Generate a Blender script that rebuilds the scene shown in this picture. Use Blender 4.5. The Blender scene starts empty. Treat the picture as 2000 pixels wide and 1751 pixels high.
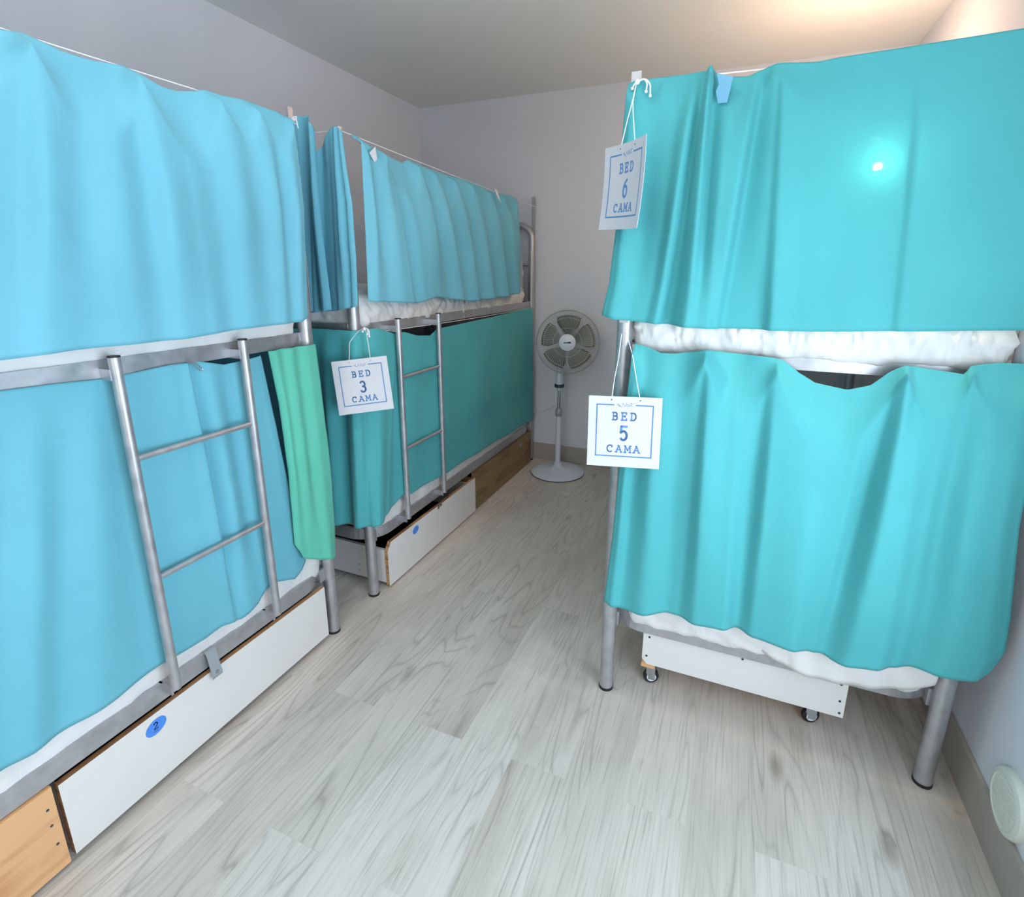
import bpy, bmesh, math, random
import numpy as np
from mathutils import Vector, Matrix, noise
random.seed(7)
scn = bpy.context.scene
C = scn.collection
# ------------------------------------------------------------------ camera
YAW, PITCH, ROLL, F, CX, CY = 0.391, 0.251, 0.005, 1020.75, 1019.3, 791.4
_fw = np.array([-math.sin(YAW)*math.cos(PITCH), math.cos(YAW)*math.cos(PITCH), -math.sin(PITCH)])
_rt = np.array([math.cos(YAW), math.sin(YAW), 0]); _up = np.cross(_rt, _fw)
_r = math.cos(ROLL)*_rt + math.sin(ROLL)*_up
_u = -math.sin(ROLL)*_rt + math.cos(ROLL)*_up
EYE = np.array([0, 0, 1.5])
cd = bpy.data.cameras.new('camera'); cam = bpy.data.objects.new('camera', cd); C.objects.link(cam)
m = Matrix(((_r[0], _u[0], -_fw[0], 0), (_r[1], _u[1], -_fw[1], 0), (_r[2], _u[2], -_fw[2], 1.5), (0, 0, 0, 1)))
cam.matrix_world = m
cd.sensor_width = 36; cd.sensor_fit = 'HORIZONTAL'; cd.lens = F/2000*36
cd.shift_x = -(CX-1000)/2000; cd.shift_y = (CY-875.5)/2000; cd.clip_start = 0.02
scn.camera = cam

def un(u, v, ax, val):
    """point on the plane ax = val that the photograph shows at pixel (u, v)"""
    d = (u-CX)/F*_r - (v-CY)/F*_u + _fw
    i = 'XYZ'.index(ax); t = (val-EYE[i])/d[i]
    return EYE + d*t

# ------------------------------------------------------------------ world, lights, exposure
scn.view_settings.view_transform = 'Standard'; scn.view_settings.look = 'None'
scn.view_settings.gamma = 1; scn.view_settings.use_curve_mapping = False
scn.view_settings.exposure = -0.12
w = bpy.data.worlds.new('world'); scn.world = w; w.use_nodes = True
w.node_tree.nodes['Background'].inputs[0].default_value = (0.62, 0.80, 1.0, 1)
w.node_tree.nodes['Background'].inputs[1].default_value = 1.0
def area(name, loc, aim, sx, sy, power, col, spread=None):
    l = bpy.data.lights.new(name, 'AREA'); l.shape = 'RECTANGLE'; l.size = sx; l.size_y = sy
    l.energy = power; l.color = col
    if spread: l.spread = spread
    o = bpy.data.objects.new(name, l); C.objects.link(o); o.location = loc
    o.rotation_euler = Vector(aim).to_track_quat('-Z', 'Y').to_euler()
    return o
area('daylight_side_window', (0.82, 0.36, 1.12), (-1, 0.12, 0.0), 1.40, 1.15, 46, (0.72, 0.86, 1.0))
area('daylight_back_window', (-0.35, -1.27, 1.62), (0.05, 1, -0.2), 1.5, 1.35, 22, (1.0, 0.95, 0.82))
area('ceiling_fill_light', (-0.75, 0.75, 2.40), (0, 0, 1), 0.26, 0.26, 14, (1.0, 0.98, 0.95))  # added upward fill that lifts the ceiling brightness
pl = bpy.data.lights.new('reading_lamp_light', 'POINT'); pl.energy = 15; pl.color = (1.0, 0.64, 0.42); pl.shadow_soft_size = 0.03
po = bpy.data.objects.new('reading_lamp_light', pl); C.objects.link(po); po.location = (0.34, 3.0, 2.27)

# ------------------------------------------------------------------ materials
def lin(c):
    return tuple(((x/255)/12.92 if x/255 <= 0.04045 else ((x/255+0.055)/1.055)**2.4) for x in c)+(1,)
class NT:
    def __init__(s, name):
        s.m = bpy.data.materials.new(name); s.m.use_nodes = True; s.t = s.m.node_tree
        s.b = s.t.nodes['Principled BSDF']; s.out = s.t.nodes['Material Output']
    def n(s, typ, **kw):
        n = s.t.nodes.new(typ)
        for k, v in kw.items():
            if k.startswith('i_'):
                key = k[2:]; key = int(key) if key.isdigit() else key
                n.inputs[key].default_value = v
            else: setattr(n, k, v)
        return n
    def l(s, a, b): s.t.links.new(a, b)
    def ramp(s, fac, stops):
        r = s.n('ShaderNodeValToRGB'); e = r.color_ramp.elements
        while len(e) < len(stops): e.new(0.5)
        for i, (p, c) in enumerate(stops): e[i].position = p; e[i].color = c
        s.l(fac, r.inputs[0]); return r
def simple(name, col, rough=0.5, metal=0.0, bump=0.0, bscale=60, var=0.06, vscale=8, spec=0.5):
    k = NT(name); k.b.inputs['Roughness'].default_value = rough; k.b.inputs['Metallic'].default_value = metal
    k.b.inputs['Specular IOR Level'].default_value = spec
    tc = k.n('ShaderNodeTexCoord'); nz = k.n('ShaderNodeTexNoise', i_Scale=vscale, i_Detail=4.0)
    k.l(tc.outputs['Object'], nz.inputs['Vector'])
    c = lin(col); lo = tuple(x*(1-var) for x in c[:3])+(1,); hi = tuple(min(1, x*(1+var)) for x in c[:3])+(1,)
    r = k.ramp(nz.outputs[0], [(0.3, lo), (0.7, hi)]); k.l(r.outputs[0], k.b.inputs['Base Color'])
    if bump:
        n2 = k.n('ShaderNodeTexNoise', i_Scale=bscale, i_Detail=3.0); k.l(tc.outputs['Object'], n2.inputs['Vector'])
        b = k.n('ShaderNodeBump', i_Strength=bump, i_Distance=0.01); k.l(n2.outputs[0], b.inputs['Height'])
        k.l(b.outputs[0], k.b.inputs['Normal'])
    return k.m
def cloth(name, col, transl=0.14, wr=0.25, wscale=9, sheen=0.12):
    k = NT(name); k.b.inputs['Roughness'].default_value = 0.7
    k.b.inputs['Specular IOR Level'].default_value = 0.22
    k.b.inputs['Sheen Weight'].default_value = sheen; k.b.inputs['Sheen Roughness'].default_value = 0.4
    tc = k.n('ShaderNodeTexCoord')
    nz = k.n('ShaderNodeTexNoise', i_Scale=3.0, i_Detail=3.0); k.l(tc.outputs['Object'], nz.inputs['Vector'])
    c = lin(col); lo = tuple(x*0.96 for x in c[:3])+(1,); hi = tuple(min(1, x*1.04) for x in c[:3])+(1,)
    r = k.ramp(nz.outputs[0], [(0.35, lo), (0.65, hi)]); k.l(r.outputs[0], k.b.inputs['Base Color'])
    mp = k.n('ShaderNodeMapping'); mp.inputs['Scale'].default_value = (1, 1, 0.35); k.l(tc.outputs['Object'], mp.inputs[0])
    n2 = k.n('ShaderNodeTexNoise', i_Scale=wscale, i_Detail=5.0, i_Roughness=0.5, i_Distortion=0.6); k.l(mp.outputs[0], n2.inputs['Vector'])
    b = k.n('ShaderNodeBump', i_Strength=wr, i_Distance=0.02); k.l(n2.outputs[0], b.inputs['Height'])
    n3 = k.n('ShaderNodeTexNoise', i_Scale=900.0, i_Detail=1.0); k.l(tc.outputs['Object'], n3.inputs['Vector'])
    b2 = k.n('ShaderNodeBump', i_Strength=0.08, i_Distance=0.001); k.l(n3.outputs[0], b2.inputs['Height']); k.l(b.outputs[0], b2.inputs['Normal'])
    k.l(b2.outputs[0], k.b.inputs['Normal'])
    tr = k.n('ShaderNodeBsdfTranslucent'); k.l(r.outputs[0], tr.inputs[0]); k.l(b2.outputs[0], tr.inputs['Normal'])
    mx = k.n('ShaderNodeMixShader', i_0=transl); k.l(k.b.outputs[0], mx.inputs[1]); k.l(tr.outputs[0], mx.inputs[2])
    op = k.n('ShaderNodeBsdfTransparent'); m2 = k.n('ShaderNodeMixShader', i_0=0.035)   # open weave
    k.l(mx.outputs[0], m2.inputs[1]); k.l(op.outputs[0], m2.inputs[2]); k.l(m2.outputs[0], k.out.inputs[0])
    return k.m
def steel():
    k = NT('satin_grey_steel'); b = k.b
    b.inputs['Metallic'].default_value = 0.7
    tc = k.n('ShaderNodeTexCoord'); nz = k.n('ShaderNodeTexNoise', i_Scale=25.0, i_Detail=6.0); k.l(tc.outputs['Object'], nz.inputs['Vector'])
    r = k.ramp(nz.outputs[0], [(0.3, lin((172, 172, 176))), (0.7, lin((192, 191, 195)))]); k.l(r.outputs[0], b.inputs['Base Color'])
    r2 = k.ramp(nz.outputs[0], [(0.3, (0.32,)*3+(1,)), (0.7, (0.46,)*3+(1,))]); k.l(r2.outputs[0], b.inputs['Roughness'])
    return k.m
def floor_mat():
    k = NT('pale_grey_plank_floor'); b = k.b
    tc = k.n('ShaderNodeTexCoord')
    sep = k.n('ShaderNodeSeparateXYZ'); k.l(tc.outputs['Object'], sep.inputs[0])
    com = k.n('ShaderNodeCombineXYZ'); k.l(sep.outputs[1], com.inputs[0]); k.l(sep.outputs[0], com.inputs[1])
    br = k.n('ShaderNodeTexBrick', offset=0.37, offset_frequency=2, squash=1.0)
    br.inputs['Color1'].default_value = (0, 0, 0, 1); br.inputs['Color2'].default_value = (1, 1, 1, 1)
    br.inputs['Mortar'].default_value = (0.5, 0.5, 0.5, 1)
    br.inputs['Scale'].default_value = 1.0; br.inputs['Brick Width'].default_value = 1.22; br.inputs['Row Height'].default_value = 0.178
    br.inputs['Mortar Size'].default_value = 0.0008; br.inputs['Mortar Smooth'].default_value = 0.3
    k.l(com.outputs[0], br.inputs['Vector'])
    # per plank offset of the grain
    sc = k.n('ShaderNodeVectorMath', operation='SCALE'); sc.inputs['Scale'].default_value = 37.0
    k.l(br.outputs['Color'], sc.inputs[0])
    ad = k.n('ShaderNodeVectorMath', operation='ADD'); k.l(tc.outputs['Object'], ad.inputs[0]); k.l(sc.outputs[0], ad.inputs[1])
    # cathedral grain: contour lines of a stretched noise
    mp = k.n('ShaderNodeMapping'); mp.inputs['Scale'].default_value = (7.5, 1.0, 1.0); k.l(ad.outputs[0], mp.inputs[0])
    nz = k.n('ShaderNodeTexNoise', i_Scale=1.0, i_Detail=1.6, i_Roughness=0.4, i_Distortion=0.25); k.l(mp.outputs[0], nz.inputs['Vector'])
    mu = k.n('ShaderNodeMath', operation='MULTIPLY'); mu.inputs[1].default_value = 26.0; k.l(nz.outputs[0], mu.inputs[0])
    fr = k.n('ShaderNodeMath', operation='PINGPONG'); fr.inputs[1].default_value = 1.0; k.l(mu.outputs[0], fr.inputs[0])
    r1 = k.ramp(fr.outputs[0], [(0.0, (1, 1, 1, 1)), (0.16, (0.35,)*3+(1,)), (0.5, (0, 0, 0, 1)), (1.0, (0.05,)*3+(1,))])
    # where the strong grain shows
    mp3 = k.n('ShaderNodeMapping'); mp3.inputs['Scale'].default_value = (4.0, 1.1, 1.0); k.l(ad.outputs[0], mp3.inputs[0])
    nm = k.n('ShaderNodeTexNoise', i_Scale=1.3, i_Detail=2.0); k.l(mp3.outputs[0], nm.inputs['Vector'])
    rm = k.ramp(nm.outputs[0], [(0.42, (0.05,)*3+(1,)), (0.58, (1, 1, 1, 1))])
    gm = k.n('ShaderNodeMath', operation='MULTIPLY'); k.l(r1.outputs[0], gm.inputs[0]); k.l(rm.outputs[0], gm.inputs[1])
    # fine fibres
    mp2 = k.n('ShaderNodeMapping'); mp2.inputs['Scale'].default_value = (150.0, 4.0, 1.0); k.l(ad.outputs[0], mp2.inputs[0])
    nf = k.n('ShaderNodeTexNoise', i_Scale=1.0, i_Detail=5.0, i_Roughness=0.65); k.l(mp2.outputs[0], nf.inputs['Vector'])
    # base colour
    base = k.ramp(br.outputs['Color'], [(0.0, lin((205, 195, 185))), (0.5, lin((210, 201, 192))), (1.0, lin((213, 205, 197)))])
    blot = k.n('ShaderNodeTexNoise', i_Scale=1.0, i_Detail=3.0); mp4 = k.n('ShaderNodeMapping'); mp4.inputs['Scale'].default_value = (5, 1.6, 1); k.l(ad.outputs[0], mp4.inputs[0]); k.l(mp4.outputs[0], blot.inputs['Vector'])
    rb = k.ramp(blot.outputs[0], [(0.30, lin((176, 170, 158))), (0.55, (1, 1, 1, 1))])
    mx = k.n('ShaderNodeMix', data_type='RGBA', blend_type='MULTIPLY', i_0=0.32); k.l(base.outputs[0], mx.inputs[6]); k.l(rb.outputs[0], mx.inputs[7])
    rf = k.ramp(nf.outputs[0], [(0.32, (0.56, 0.55, 0.53, 1)), (0.46, (0.97,)*3+(1,)), (0.66, (1.10,)*3+(1,))])
    mx2 = k.n('ShaderNodeMix', data_type='RGBA', blend_type='MULTIPLY', i_0=0.55); k.l(mx.outputs[2], mx2.inputs[6]); k.l(rf.outputs[0], mx2.inputs[7])
    mx3 = k.n('ShaderNodeMix', data_type='RGBA', blend_type='MIX'); k.l(mx2.outputs[2], mx3.inputs[6]); mx3.inputs[7].default_value = lin((128, 122, 114))
    gm2 = k.n('ShaderNodeMath', operation='MULTIPLY'); gm2.inputs[1].default_value = 0.48; k.l(gm.outputs[0], gm2.inputs[0]); k.l(gm2.outputs[0], mx3.inputs[0])
    mx4 = k.n('ShaderNodeMix', data_type='RGBA', blend_type='MIX'); k.l(mx3.outputs[2], mx4.inputs[6]); mx4.inputs[7].default_value = lin((165, 160, 152))
    mf = k.n('ShaderNodeMath', operation='MULTIPLY'); mf.inputs[1].default_value = 0.15; k.l(br.outputs['Fac'], mf.inputs[0]); k.l(mf.outputs[0], mx4.inputs[0])
    k.l(mx4.outputs[2], b.inputs['Base Color'])
    vk = k.n('ShaderNodeTexVoronoi', i_Scale=1.0); mpk = k.n('ShaderNodeMapping'); mpk.inputs['Scale'].default_value = (4.2, 1.7, 1.0); k.l(ad.outputs[0], mpk.inputs[0]); k.l(mpk.outputs[0], vk.inputs['Vector'])
    rk = k.ramp(vk.outputs['Distance'], [(0.0, lin((132, 120, 106))), (0.045, lin((176, 166, 154))), (0.12, (1, 1, 1, 1))])
    mk = k.n('ShaderNodeMix', data_type='RGBA', blend_type='MULTIPLY', i_0=0.6); k.l(mx4.outputs[2], mk.inputs[6]); k.l(rk.outputs[0], mk.inputs[7]); k.l(mk.outputs[2], b.inputs['Base Color'])
    b.inputs['Roughness'].default_value = 0.42; b.inputs['Specular IOR Level'].default_value = 0.35
    bp = k.n('ShaderNodeBump', i_Strength=0.12, i_Distance=0.002); k.l(nf.outputs[0], bp.inputs['Height']); k.l(bp.outputs[0], b.inputs['Normal'])
    return k.m
def wood(name, c1, c2, sc=(1.2, 14, 14), rough=0.5):
    k = NT(name); tc = k.n('ShaderNodeTexCoord'); mp = k.n('ShaderNodeMapping'); mp.inputs['Scale'].default_value = sc
    k.l(tc.outputs['Object'], mp.inputs[0])
    nz = k.n('ShaderNodeTexNoise', i_Scale=1.0, i_Detail=5.0, i_Distortion=0.8); k.l(mp.outputs[0], nz.inputs['Vector'])
    mu = k.n('ShaderNodeMath', operation='MULTIPLY'); mu.inputs[1].default_value = 5.0; k.l(nz.outputs[0], mu.inputs[0])
    fr = k.n('ShaderNodeMath', operation='PINGPONG'); fr.inputs[1].default_value = 1.0; k.l(mu.outputs[0], fr.inputs[0])
    r = k.ramp(fr.outputs[0], [(0.0, lin(c1)), (0.5, lin(c2)), (1.0, lin(c2))]); k.l(r.outputs[0], k.b.inputs['Base Color'])
    k.b.inputs['Roughness'].default_value = rough
    return k.m
M = dict(
    steel=steel(), floor=floor_mat(),
    wall=simple('white_plaster_wall', (216, 219, 228), 0.9, bump=0.06, bscale=160, var=0.015, vscale=2),
    ceil=simple('ceiling_paint', (232, 235, 234), 0.9, bump=0.04, bscale=160, var=0.015, vscale=2),
    base=simple('greige_skirting', (168, 160, 152), 0.55, var=0.05),
    teal=cloth('teal_curtain_cloth', (116, 192, 210)),
    teal2=cloth('turquoise_curtain_cloth', (88, 182, 187)),
    teal3=cloth('blue_teal_curtain_cloth', (120, 192, 212)),
    green=cloth('warm_lit_green_cloth', (104, 200, 176)),  # green of warm light put into this strip's cloth colour
    lining=cloth('white_hem_tape', (235, 238, 245), 0.2, 0.1), backlit_hem=cloth('backlit_pale_blue_hem', (130, 186, 216), 0.2, 0.1),  # second hem tone carries the back-lit look of a fold
    sheet=cloth('white_bed_sheet', (238, 236, 235), 0.1, 0.35, 14, 0.1),
    black=simple('black_rubber_cap', (28, 26, 28), 0.6),
    whitelam=simple('white_laminate_board', (222, 219, 216), 0.35, var=0.015),
    ply=wood('plywood_edge', (140, 98, 66), (190, 146, 108), (3, 3, 90)),
    pine=wood('natural_pine_board', (192, 138, 92), (222, 172, 124), (9, 1.6, 9)),
    oak=wood('dull_brown_board', (112, 92, 62), (138, 116, 80), (9, 1.8, 9)),
    blue=simple('blue_vinyl_sticker', (74, 138, 226), 0.4, var=0.02),
    navy=simple('navy_ink', (28, 50, 110), 0.6, var=0.02),
    card=simple('white_sign_card', (206, 205, 210), 0.5, var=0.01),
    ink=simple('faded_blue_ink', (92, 134, 186), 0.6, var=0.05, vscale=40),
    inkg=simple('grey_blue_ink', (142, 156, 188), 0.6, var=0.04, vscale=40),
    cord=simple('white_cotton_cord', (238, 234, 236), 0.8, var=0.02),
    fanw=simple('white_fan_plastic', (214, 220, 232), 0.35, var=0.02),
    fang=simple('fan_grille_wire', (188, 194, 200), 0.4, var=0.02),
    blade=simple('smoky_fan_blade', (112, 114, 104), 0.3, var=0.03),
    dark=simple('dark_blue_grey_plastic', (40, 62, 74), 0.5),  # even dark tone for screws, sign holes and fan ring
    chrome=simple('polished_steel', (190, 195, 200), 0.2, metal=1.0, var=0.03),
    slat=simple('dark_steel_slat', (70, 72, 78), 0.6, metal=0.3),
    clip=simple('grey_plastic_strap', (150, 156, 160), 0.45),
    ventm=simple('ivory_vent_plastic', (222, 224, 216), 0.5, var=0.02),
    shaded_board=simple('shade_dark_board', (46, 38, 34), 0.7),  # near-black colour stands in for the shade inside the drawers
    brass=simple('tarnished_lock_metal', (150, 140, 118), 0.35, metal=0.8),
    glass=None)
g = NT('window_glass'); g.b.inputs['Transmission Weight'].default_value = 1; g.b.inputs['Roughness'].default_value = 0.0; g.b.inputs['IOR'].default_value = 1.45; M['glass'] = g.m
g = NT('warm_lamp_glow'); g.b.inputs['Emission Color'].default_value = (1, 0.85, 0.6, 1); g.b.inputs['Emission Strength'].default_value = 2600; M['bulb'] = g.m
g = NT('added_lamp_diffuser'); g.b.inputs['Emission Color'].default_value = (1, 0.95, 0.88, 1); g.b.inputs['Emission Strength'].default_value = 3; M['diff'] = g.m

# ------------------------------------------------------------------ helpers
def link(name, bm, mat, parent=None, smooth=False):
    me = bpy.data.meshes.new(name); bmesh.ops.recalc_face_normals(bm, faces=bm.faces) if smooth != 'keep' else None
    bm.to_mesh(me); bm.free()
    if smooth:
        for p in me.polygons: p.use_smooth = True
    for mm in (mat if isinstance(mat, (list, tuple)) else [mat]): me.materials.append(mm)
    o = bpy.data.objects.new(name, me); C.objects.link(o)
    if parent is not None:
        o.parent = parent
        o.matrix_parent_inverse = Matrix.Translation(-absloc(parent))
    return o
def absloc(p):
    v = Vector((0, 0, 0))
    while p is not None and p.type == 'EMPTY':
        v += p.location; p = p.parent
    return v
def auto(o, ang=35):
    for p in o.data.polygons: p.use_smooth = True
    try: o.data.set_sharp_from_angle(angle=math.radians(ang))
    except Exception: pass
    return o
def thing(name, loc, label, cat, group=None):
    o = bpy.data.objects.new(name, None); o.empty_display_size = 0.1; C.objects.link(o); o.location = loc
    o['label'] = label; o['category'] = cat
    if group: o['group'] = group
    return o
def tag(o, label, cat, group=None):
    o['label'] = label; o['category'] = cat
    if group: o['group'] = group
    return o
def struct(name, bm, mat, parent=None):
    o = link(name, bm, mat, parent)
    if parent is None: o['kind'] = 'structure'
    return o
def box(bm, x0, x1, y0, y1, z0, z1, bev=0.0, mi=0):
    b2 = bmesh.new(); bmesh.ops.create_cube(b2, size=1)
    for v in b2.verts:
        v.co = Vector((x0 if v.co.x < 0 else x1, y0 if v.co.y < 0 else y1, z0 if v.co.z < 0 else z1))
    if bev: bmesh.ops.bevel(b2, geom=b2.edges[:], offset=bev, segments=2, profile=0.7, affect='EDGES')
    for f in b2.faces: f.material_index = mi
    merge(bm, b2); return bm
def merge(bm, b2):
    me = bpy.data.meshes.new('t'); b2.to_mesh(me); b2.free(); bm.from_mesh(me); bpy.data.meshes.remove(me)
def NB(): return bmesh.new()
def fillet(pts, r, n=8, closed=False):
    P = [Vector(p) for p in pts]; out = []; N = len(P)
    for i in range(N):
        if not closed and i in (0, N-1): out.append(P[i]); continue
        a, b, c = P[i-1], P[i], P[(i+1) % N]
        u = (a-b).normalized(); v = (c-b).normalized(); ang = u.angle(v)
        if ang > math.pi-0.02: out.append(b); continue
        d = min(r/math.tan(ang/2), (a-b).length*0.49, (c-b).length*0.49)
        rr = d*math.tan(ang/2); ctr = b+(u+v).normalized()*(rr/math.sin(ang/2))
        s = b+u*d-ctr; e = b+v*d-ctr
        tot = s.angle(e); axis = s.cross(e).normalized()
        for k in range(n+1): out.append(ctr+Matrix.Rotation(tot*k/n, 3, axis) @ s)
    return out
def sweep(bm, pts, prof, closed=False, up0=None):
    """sweep a closed 2-d profile along a path"""
    P = [Vector(p) for p in pts]; N = len(P); T = []
    for i in range(N):
        if closed: t = P[(i+1) % N]-P[i-1]
        else: t = P[min(i+1, N-1)]-P[max(i-1, 0)]
        T.append(t.normalized())
    up = Vector(up0) if up0 else (Vector((0, 0, 1)) if abs(T[0].z) < 0.9 else Vector((0, 1, 0)))
    side = T[0].cross(up).normalized(); up = side.cross(T[0]).normalized(); rings = []
    for i in range(N):
        if i:
            q = T[i-1].rotation_difference(T[i]); side = q @ side; up = q @ up
        k = 1.0
        rings.append([bm.verts.new(P[i]+side*a*k+up*b*k) for a, b in prof])
    n = len(prof)
    for i in range(N if closed else N-1):
        A, B = rings[i], rings[(i+1) % N]
        for j in range(n): bm.faces.new((A[j], A[(j+1) % n], B[(j+1) % n], B[j]))
    if not closed:
        bm.faces.new(rings[0][::-1]); bm.faces.new(rings[-1])
    return bm
def circ(r, n=14): return [(r*math.cos(2*math.pi*i/n), r*math.sin(2*math.pi*i/n)) for i in range(n)]
def tube(bm, pts, r, n=14, closed=False): return sweep(bm, pts, circ(r, n), closed)
def lathe(bm, prof, ctr, n=40, axis='Z', M3=None, mi=0):
    rings = []
    for (r, h) in prof:
        ring = []
        for i in range(n):
            a = 2*math.pi*i/n; v = Vector((r*math.cos(a), r*math.sin(a), h))
            if M3 is not None: v = M3 @ v
            ring.append(bm.verts.new(v+Vector(ctr)))
        rings.append(ring)
    for A, B in zip(rings, rings[1:]):
        for j in range(n):
            f = bm.faces.new((A[j], A[(j+1) % n], B[(j+1) % n], B[j])); f.material_index = mi
    f = bm.faces.new(rings[0][::-1]); f.material_index = mi
    f = bm.faces.new(rings[-1]); f.material_index = mi
    return bm
def prism(bm, poly, org, ux, uy, depth, mi=0, mi_side=None):
    """polygon in the (ux, uy) frame at org, extruded by the vector depth"""
    org, ux, uy, d = Vector(org), Vector(ux), Vector(uy), Vector(depth)
    a = [bm.verts.new(org+ux*x+uy*y) for x, y in poly]; b = [bm.verts.new(v.co+d) for v in a]; n = len(a)
    fs = [bm.faces.new(a[::-1]), bm.faces.new(b)]
    for f in fs: f.material_index = mi
    for i in range(n):
        f = bm.faces.new((a[i], a[(i+1) % n], b[(i+1) % n], b[i])); f.material_index = mi if mi_side is None else mi_side
    return bm

# ------------------------------------------------------------------ room
XW, XR, YF, YB, H = -2.449, 0.756, 3.837, -1.35, 2.714
def slab(x0, x1, y0, y1, z0, z1): return box(NB(), x0, x1, y0, y1, z0, z1)
struct('floor', slab(XW-.1, XR+.1, YB-.1, YF+.1, -0.06, 0), M['floor'])
struct('ceiling', slab(XW-.1, XR+.1, YB-.1, YF+.1, H, H+.06), M['ceil'])
struct('wall_left', slab(XW-.1, XW, YB-.1, YF+.1, 0, H), M['wall'])
struct('wall_far', slab(XW, XR, YF, YF+.1, 0, H), M['wall'])
# right wall with a window beside the camera, back wall with a window behind it
bm = NB(); wy0, wy1, wz0, wz1 = -0.38, 1.10, 0.50, 1.74
box(bm, XR, XR+.1, YB-.1, wy0, 0, H); box(bm, XR, XR+.1, wy1, YF+.1, 0, H)
box(bm, XR, XR+.1, wy0, wy1, 0, wz0); box(bm, XR, XR+.1, wy0, wy1, wz1, H)
struct('wall_right', bm, M['wall'])
bm = NB(); bx0, bx1, bz0, bz1 = -1.12, 0.42, 0.9, 2.3
box(bm, XW, bx0, YB-.1, YB, 0, H); box(bm, bx1, XR, YB-.1, YB, 0, H)
box(bm, bx0, bx1, YB-.1, YB, 0, bz0); box(bm, bx0, bx1, YB-.1, YB, bz1, H)
struct('wall_back', bm, M['wall'])
def window(n, axis, c, a0, a1, z0, z1):
    w_ = bpy.data.objects.new('window_%d' % n, None); C.objects.link(w_); w_['kind'] = 'structure'
    bm = NB(); t = 0.045; am = (a0+a1)/2
    for (p0, p1, q0, q1) in ((a0, a0+t, z0, z1), (a1-t, a1, z0, z1), (a0+t, a1-t, z0, z0+t), (a0+t, a1-t, z1-t, z1), (am-.02, am+.02, z0+t, z1-t)):
        if axis == 'X': box(bm, c+.045, c+.085, p0, p1, q0, q1)
        else: box(bm, p0, p1, c-.085, c-.045, q0, q1)
    link('window_frame', bm, M['whitelam'], w_)
window(1, 'X', XR, wy0, wy1, wz0, wz1)
window(2, 'Y', YB, bx0, bx1, bz0, bz1)
struct('baseboard_right', box(NB(), XR-.013, XR, YB+.013, YF-.013, 0, .138, .002), M['base'])
struct('baseboard_far', box(NB(), XW+.013, XR-.0, YF-.013, YF, 0, .138, .002), M['base'])
struct('baseboard_left', box(NB(), XW, XW+.013, YB+.013, YF, 0, .138, .002), M['base'])
struct('baseboard_back', box(NB(), XW, XR, YB, YB+.013, 0, .138, .002), M['base'])
# ceiling lamp added out of view, shaped to brighten the ceiling
t = thing('added_uplighter', (-.75, .75, H), 'unseen white bowl uplighter added to brighten the ceiling', 'lamp')
auto(link('lamp_body', lathe(NB(), [(.05, -.03), (.05, 0)], (-.75, .75, H)), M['fanw'], t))
link('flex', tube(NB(), [(-.75, .75, H-.03), (-.75, .75, H-.20)], .004, 8), M['fanw'], t)
bm = NB()
for (a, b) in ((0, 1), (1, 0), (-1, 0)): tube(bm, [(-.75, .75, H-.19), (-.75+a*.22, .75+b*.22, H-.31)], .002, 6)
link('hanger', bm, M['fanw'], t)
auto(link('bowl', lathe(NB(), [(.02, -.40), (.12, -.385), (.20, -.345), (.235, -.305), (.230, -.303), (.19, -.338), (.11, -.370), (.01, -.385)], (-.75, .75, H)), M['fanw'], t))
# round vent on the right wall
bm = NB()
R3 = Matrix.Rotation(math.radians(-90), 3, 'Y')
vc = un(1978, 1570, 'X', XR); vc = Vector((XR, float(vc[1]), float(vc[2])))
t = thing('wall_vent', vc, 'round ivory plastic cover low on the right wall above the skirting', 'vent')
auto(link('cover_plate', lathe(bm, [(.082, 0), (.082, .010), (.078, .017), (.066, .020), (.064, .018), (.03, .019), (.004, .0195)], vc, 48, M3=R3), M['ventm'], t))
bm = NB(); box(bm, XR-.004, XR, vc.y-.05, vc.y-.03, vc.z-.12, vc.z-.084); link('fixing_tab', bm, M['whitelam'], t)
bm = NB()
for i in range(-5, 6):
    hw = math.sqrt(max(0, .056**2-(i*.01)**2)); box(bm, XR-.0215, XR-.017, vc.y-hw, vc.y+hw, vc.z+i*.01-.0012, vc.z+i*.01+.0012)
link('grille', bm, M['ventm'], t)

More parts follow.
